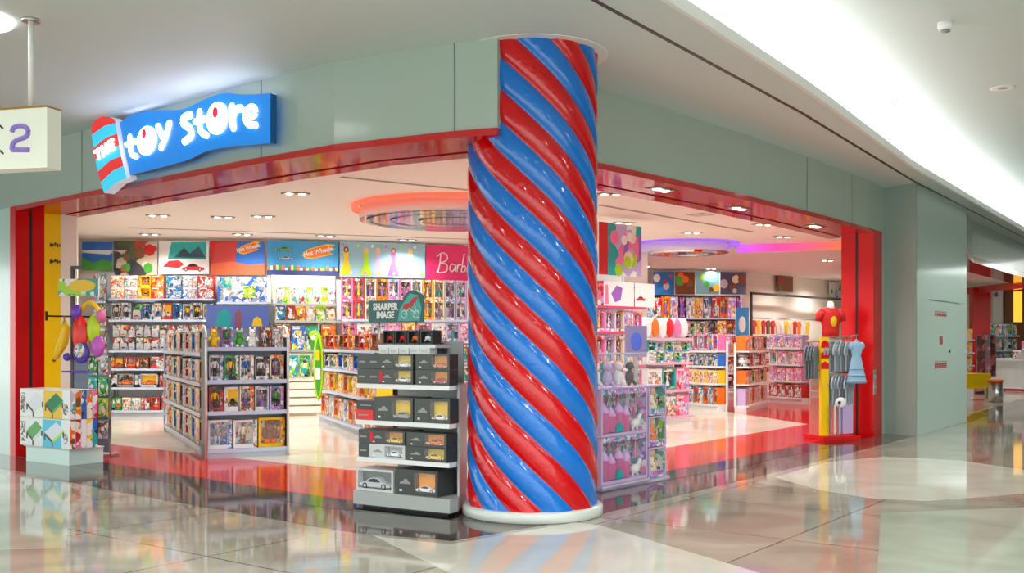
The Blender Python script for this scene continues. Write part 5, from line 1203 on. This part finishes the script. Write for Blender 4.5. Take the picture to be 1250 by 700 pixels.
# bust with T-shirt
rt = empty('mannequin_bust', f.at(.24, .1, 1.57), f.rz, 'white headless bust in a red T-shirt with yellow oval emblem atop the stand', 'mannequin')
RS = mat('tee_red', C8(214, 22, 22), .6)
q = MB(); prof = [(.135, 0), (.14, .08), (.145, .18), (.17, .3), (.165, .36), (.12, .42), (.06, .45)]
q.lathe(prof, (0, 0, 0), RS, 24, sx=1, sy=.6)
for s_ in (-1, 1): q.tube([(s_*.12, 0, .38), (s_*.19, 0, .33), (s_*.21, 0, .24)], [.07, .06, .05], RS, 10)
q.build('shirt', rt); MB().lathe([(.07, .43), (.055, .47), (.05, .52), (.03, .54), (1e-4, .545)], (0, 0, 0), WHITE, 20).build('neck', rt)
MB().ball((0, -.09, .24), (.055, .02, .09), mat('emblem_yellow', C8(246, 196, 20), .4), 20, 10).build('emblem', rt)
for k in range(9):
    root = empty('hanging_garment', f.at(.2+k*.052, .09+.006*k, 1.035), f.rz+math.radians(38), 'grey garment, %s from the yellow post on the top rail of the stand' % ORD[k], 'garment', 'grey garments on the clothes stand')
    garment('shirt', .34, .46, GM[k % 4], .022).build('garment', root); hanger(root, .43, .3)
for k in range(8):
    root = empty('hanging_garment', f.at(.2+k*.055, .1, .52), f.rz+math.radians(38), 'grey garment, %s from the yellow post on the middle rail of the stand' % ORD[k], 'garment', 'grey garments on the clothes stand')
    garment('shirt', .3, .46, GM[(k+1) % 4], .02).build('garment', root); hanger(root, .43, .26)
for k in range(5):
    root = empty('packed_garment', f.at(.2+k*.075, .05, .09), f.rz+math.radians(20 if k > 2 else 62), '%s flat packed garment, %s from the yellow post on the lowest rail' % (['dark grey', 'white', 'grey', 'lilac', 'lilac'][k], ORD[k]), 'garment', 'flat packed garments on the lowest rail')
    MB().box(-.12, .12, -.008, .008, 0, .45, [GM[2], cm('white'), GM[1], cm('lilac'), cm('lilac')][k]).build('pack', root)
    MB().tube([(-.02, 0, .45), (0, 0, .49), (.02, 0, .45)], .004, STEEL, 5).build('hook', root)
root = empty('blue_dress', f.at(.62, .0, .86), f.rz+.1, 'pale blue ruffled dress hanging at the jamb side of the clothes stand', 'dress')
DB = mat('dress_blue', C8(150, 192, 222), .7)
q = MB(); q.lathe([(.17, 0), (.175, .02), (.13, .2), (.09, .38), (.075, .42), (.1, .5), (.09, .6), (.05, .64)], (0, 0, 0), DB, 24, sy=.45)
for s_ in (-1, 1): q.ball((s_*.1, 0, .57), (.045, .04, .06), DB, 10, 6)
for z in (.05, .14, .24): q.lathe([(.18-.25*z, z), (.2-.25*z, z-.035), (.17-.25*z, z-.03)], (0, 0, 0), DB, 24, sy=.47)
q.build('dress', root); hanger(root, .64, .2)
MB().tube([(-.02, 0, .73), (-.02, .1, .72)], .008, STEEL, 6).build('arm_hook', root)
root = empty('paper_figure_bag', f.at(.34, -.02, .5), f.rz, 'small white and black character free bag between the lower rails', 'bag')
root['label'] = 'small white bag with a black patch between the lower rails of the stand'
MB().ball((0, 0, .07), (.1, .03, .08), cm('white'), 14, 8).build('bag', root); MB().ball((-.04, -.03, .07), (.03, .01, .025), BLACK, 8, 6).build('black_patch', root); MB().tube([(0, 0, .14), (0, .05, .17)], .004, STEEL, 5).build('hook', root)
# lock plate on the jamb
(lx, ly), la = seg_at(RW, 1066)
root = empty('lock_plate', (lx, ly, .86), la, 'steel lock plate on the red side jamb', 'lock')
MB().box(-.07, .07, -.03, -.02, -.2, .2, STEEL).build('plate', root); MB().lathe([(.03, -.04), (.03, -.03)], (0, 0, .08), HUB, 14, 'y').build('cylinder_lock', root); MB().lathe([(.03, -.04), (.03, -.03)], (0, 0, -.08), HUB, 14, 'y').build('cylinder_lock', root)

# ================================================================== 15 neighbouring shop beyond the pillar
SF = [(8.9, 20.2), (9.55, 21.4), (13.6, 27.2), (18, 33.5)]
q = MB(); ribbon(q, SF, 0, .3, ZB, ZC, PANEL); struct(q.build('wall_neighbour_fascia'), 'pale fascia of the neighbouring shop')
q = MB(); ribbon(q, SF, -.01, .7, ZS-.06, ZB, RED, bottom=SOFRED); struct(q.build('trim_9'), 'red beam of the neighbouring shop')
q = MB(); ribbon(q, [(9.0, 20.6), (14.9, 34.0), (15.2, 34.4)], 0, .1, 0, .01, CREAMF); struct(q.build('floor_neighbour'), 'cream floor strip of the neighbouring shop')
slab('floor_neighbour_shop', [(9.0, 20.4), (9.6, 21.5), (13.6, 27.3), (20, 36.2), (18, 44), (12, 40)], 0, .004, CREAMF, 'cream floor of the neighbouring shop')
q = MB(); ribbon(q, [(14.95, 35.0), (14.9, 29.7), (17.5, 31.8)], 0, .25, ZS-.15, ZB, RED); struct(q.build('trim_10'), 'inner red beam of the neighbouring shop')
q = MB(); q.box(14.75, 15.3, 33.0, 33.3, 0, ZS, RED); struct(q.build('trim_11'), 'red post inside the neighbouring shop')
q = MB(); q.prism([(9.2, 20.9), (13.4, 36.8), (13.9, 36.8), (9.5, 20.9)], 0, ZI, CREAMW); 
struct(MB().box(12.5, 24, 37.5, 37.7, 0, ZI+1, CREAMW).build('wall_neighbour'), 'cream back wall of the neighbouring shop')
struct(MB().prism([(9.0, 20.6), (13.6, 27.4), (20, 36.5), (24, 38), (12, 38), (12.8, 36.9)], ZI, ZI+.05, STORECEIL).build('ceiling_neighbour'), 'warm ceiling of the neighbouring shop')
for x, y in ((11.8, 26.5), (14, 30.5), (15.5, 34)): spot((x, y, ZI-.1), SPOT_W)
# yellow table
f = Fr((11.35, 25.9), (12.25, 26.4)); rt = empty('yellow_table', f.at(0, 0), f.rz, 'yellow display table inside the neighbouring shop beside the pillar', 'table')
MB().box(0, f.w, 0, 1.1, .3, .68, YELLOW).build('table_body', rt)
for x in (.05, f.w-.11):
    for y in (.05, 1.0): MB().box(x, x+.06, y, y+.06, 0, .3, STEEL).build('leg', rt)
rt = empty('steel_stool', (11.9, 25.4, 0), 0, 'steel drum stool in front of the yellow table', 'stool')
MB().lathe([(.17, 0), (.17, .5)], (0, 0, 0), STEEL, 20).build('drum', rt); MB().lathe([(.19, .5), (.19, .55), (.17, .56), (1e-4, .56)], (0, 0, 0), cm('orange'), 20).build('seat', rt)
# tall white magazine rack, burgundy spinner, white counter
r_, f = shelving('magazine_rack', 'tall white rack of small magazines beside the pillar', 'rack', (12.1, 27.9), (12.65, 28.2), .4, [.5, .85, 1.2, 1.55], 2.0, m=SHELFW)
for i, z in enumerate((.5, .85, 1.2, 1.55)): row(f, .03, f.w-.03, .05, z, .3, [('carton', 'white'), ('carton', 'pink'), ('carton', 'yellow')], '%s shelf of the neighbour rack' % ['bottom', 'second', 'third', 'top'][i], 'the pillar', 'goods on the neighbour rack', seed=170+i)
r_, f = shelving('neighbour_shelving', 'crowded shelving of small goods behind the round counter in the neighbouring shop', 'shelving', (P(1203, 34.5).x, 34.5), (P(1245, 35.6).x, 35.6), .5, [.2, .7, 1.2, 1.7], 2.1, m=SHELFGR)
for i, z in enumerate((.2, .7, 1.2, 1.7)): row(f, .05, f.w-.05, .06, z, .4, [('carton', 'grey'), ('boxed_figure', 'teal'), ('carton', 'brown'), ('tub', 'silver')], '%s shelf of neighbour shelving' % ['bottom', 'second', 'third', 'top'][i], 'red post', 'goods on the neighbour shelving', n=7, seed=180+i)
rt = empty('spinner_rack', (13.6, 29.6, 0), 0, 'burgundy spinner rack covered in small packs in the neighbouring shop', 'rack')
MB().lathe([(.3, 0), (.3, .05), (.03, .08), (.03, 1.75)], (0, 0, 0), DARK, 16).build('pole', rt); MB().lathe([(.26, .5), (.26, 1.65), (.2, 1.7)], (0, 0, 0), printed('print_burgundy', [C8(120, 40, 50), C8(90, 30, 40), C8(180, 90, 90), C8(60, 40, 40)], 9), 12, smooth=False).build('pack_drum', rt)
rt = empty('round_counter', (16.1, 31.6, 0), 0, 'white round counter with stacked goods in the neighbouring shop', 'counter')
MB().lathe([(1.5, 0), (1.5, .1), (1.42, .12), (1.42, .9), (1.5, .92), (1.5, .97), (1e-3, .97)], (0, 0, 0), SHELFW, 40, smooth=False).build('counter_body', rt); MB().lathe([(1.52, .02), (1.52, .09)], (0, 0, 0), RED, 40).build('red_kick_band', rt)
fz = Fr((16.1, 31.6), rz=.0)
for j in range(3):
    for k in range(7-2*j):
        a_ = math.radians(215+k*(18+4*j)); x, y = (1.2-.35*j)*math.cos(a_), (1.2-.35*j)*math.sin(a_)
        kd, cc = [('carton', 'white'), ('tub', 'pink'), ('carton', 'lilac'), ('carton', 'grey')][(k+j) % 4]
        MBh = .3
        put(kd, cc, fz, x, y, .975, .26-.08*j, .26+.28*j, '%s %s, %s along the %s ring on the round counter' % (cc, WORDS[kd], ORD[k], ['outer', 'middle', 'inner'][j]), 'goods on the round counter', dpt=.2, rz=a_+math.pi/2)
rt = empty('brown_doorway_panel', (P(1232, 37).x, 37.3, 0), 0, 'brown wooden door frame in the back of the neighbouring shop', 'door frame')
MB().box(0, 1.5, 0, .1, .0, 3.6, cm('brown')).build('panel', rt); MB().box(.3, .6, -.02, 0, 2.2, 3.3, mat('amber_glow', C8(255, 190, 60), emit=1)).build('lit_sign', rt); MB().box(.7, 1.4, -.02, 0, .2, 3.2, cm('cream')).build('door_leaf', rt)
rt, _ = poster(1212, 1224, 37.2, 37.2, 2.2, 4.2, cm('white'), 'narrow white poster on the neighbour back wall', d_shapes(['red', 'purple', 'silver'], 4, 1))
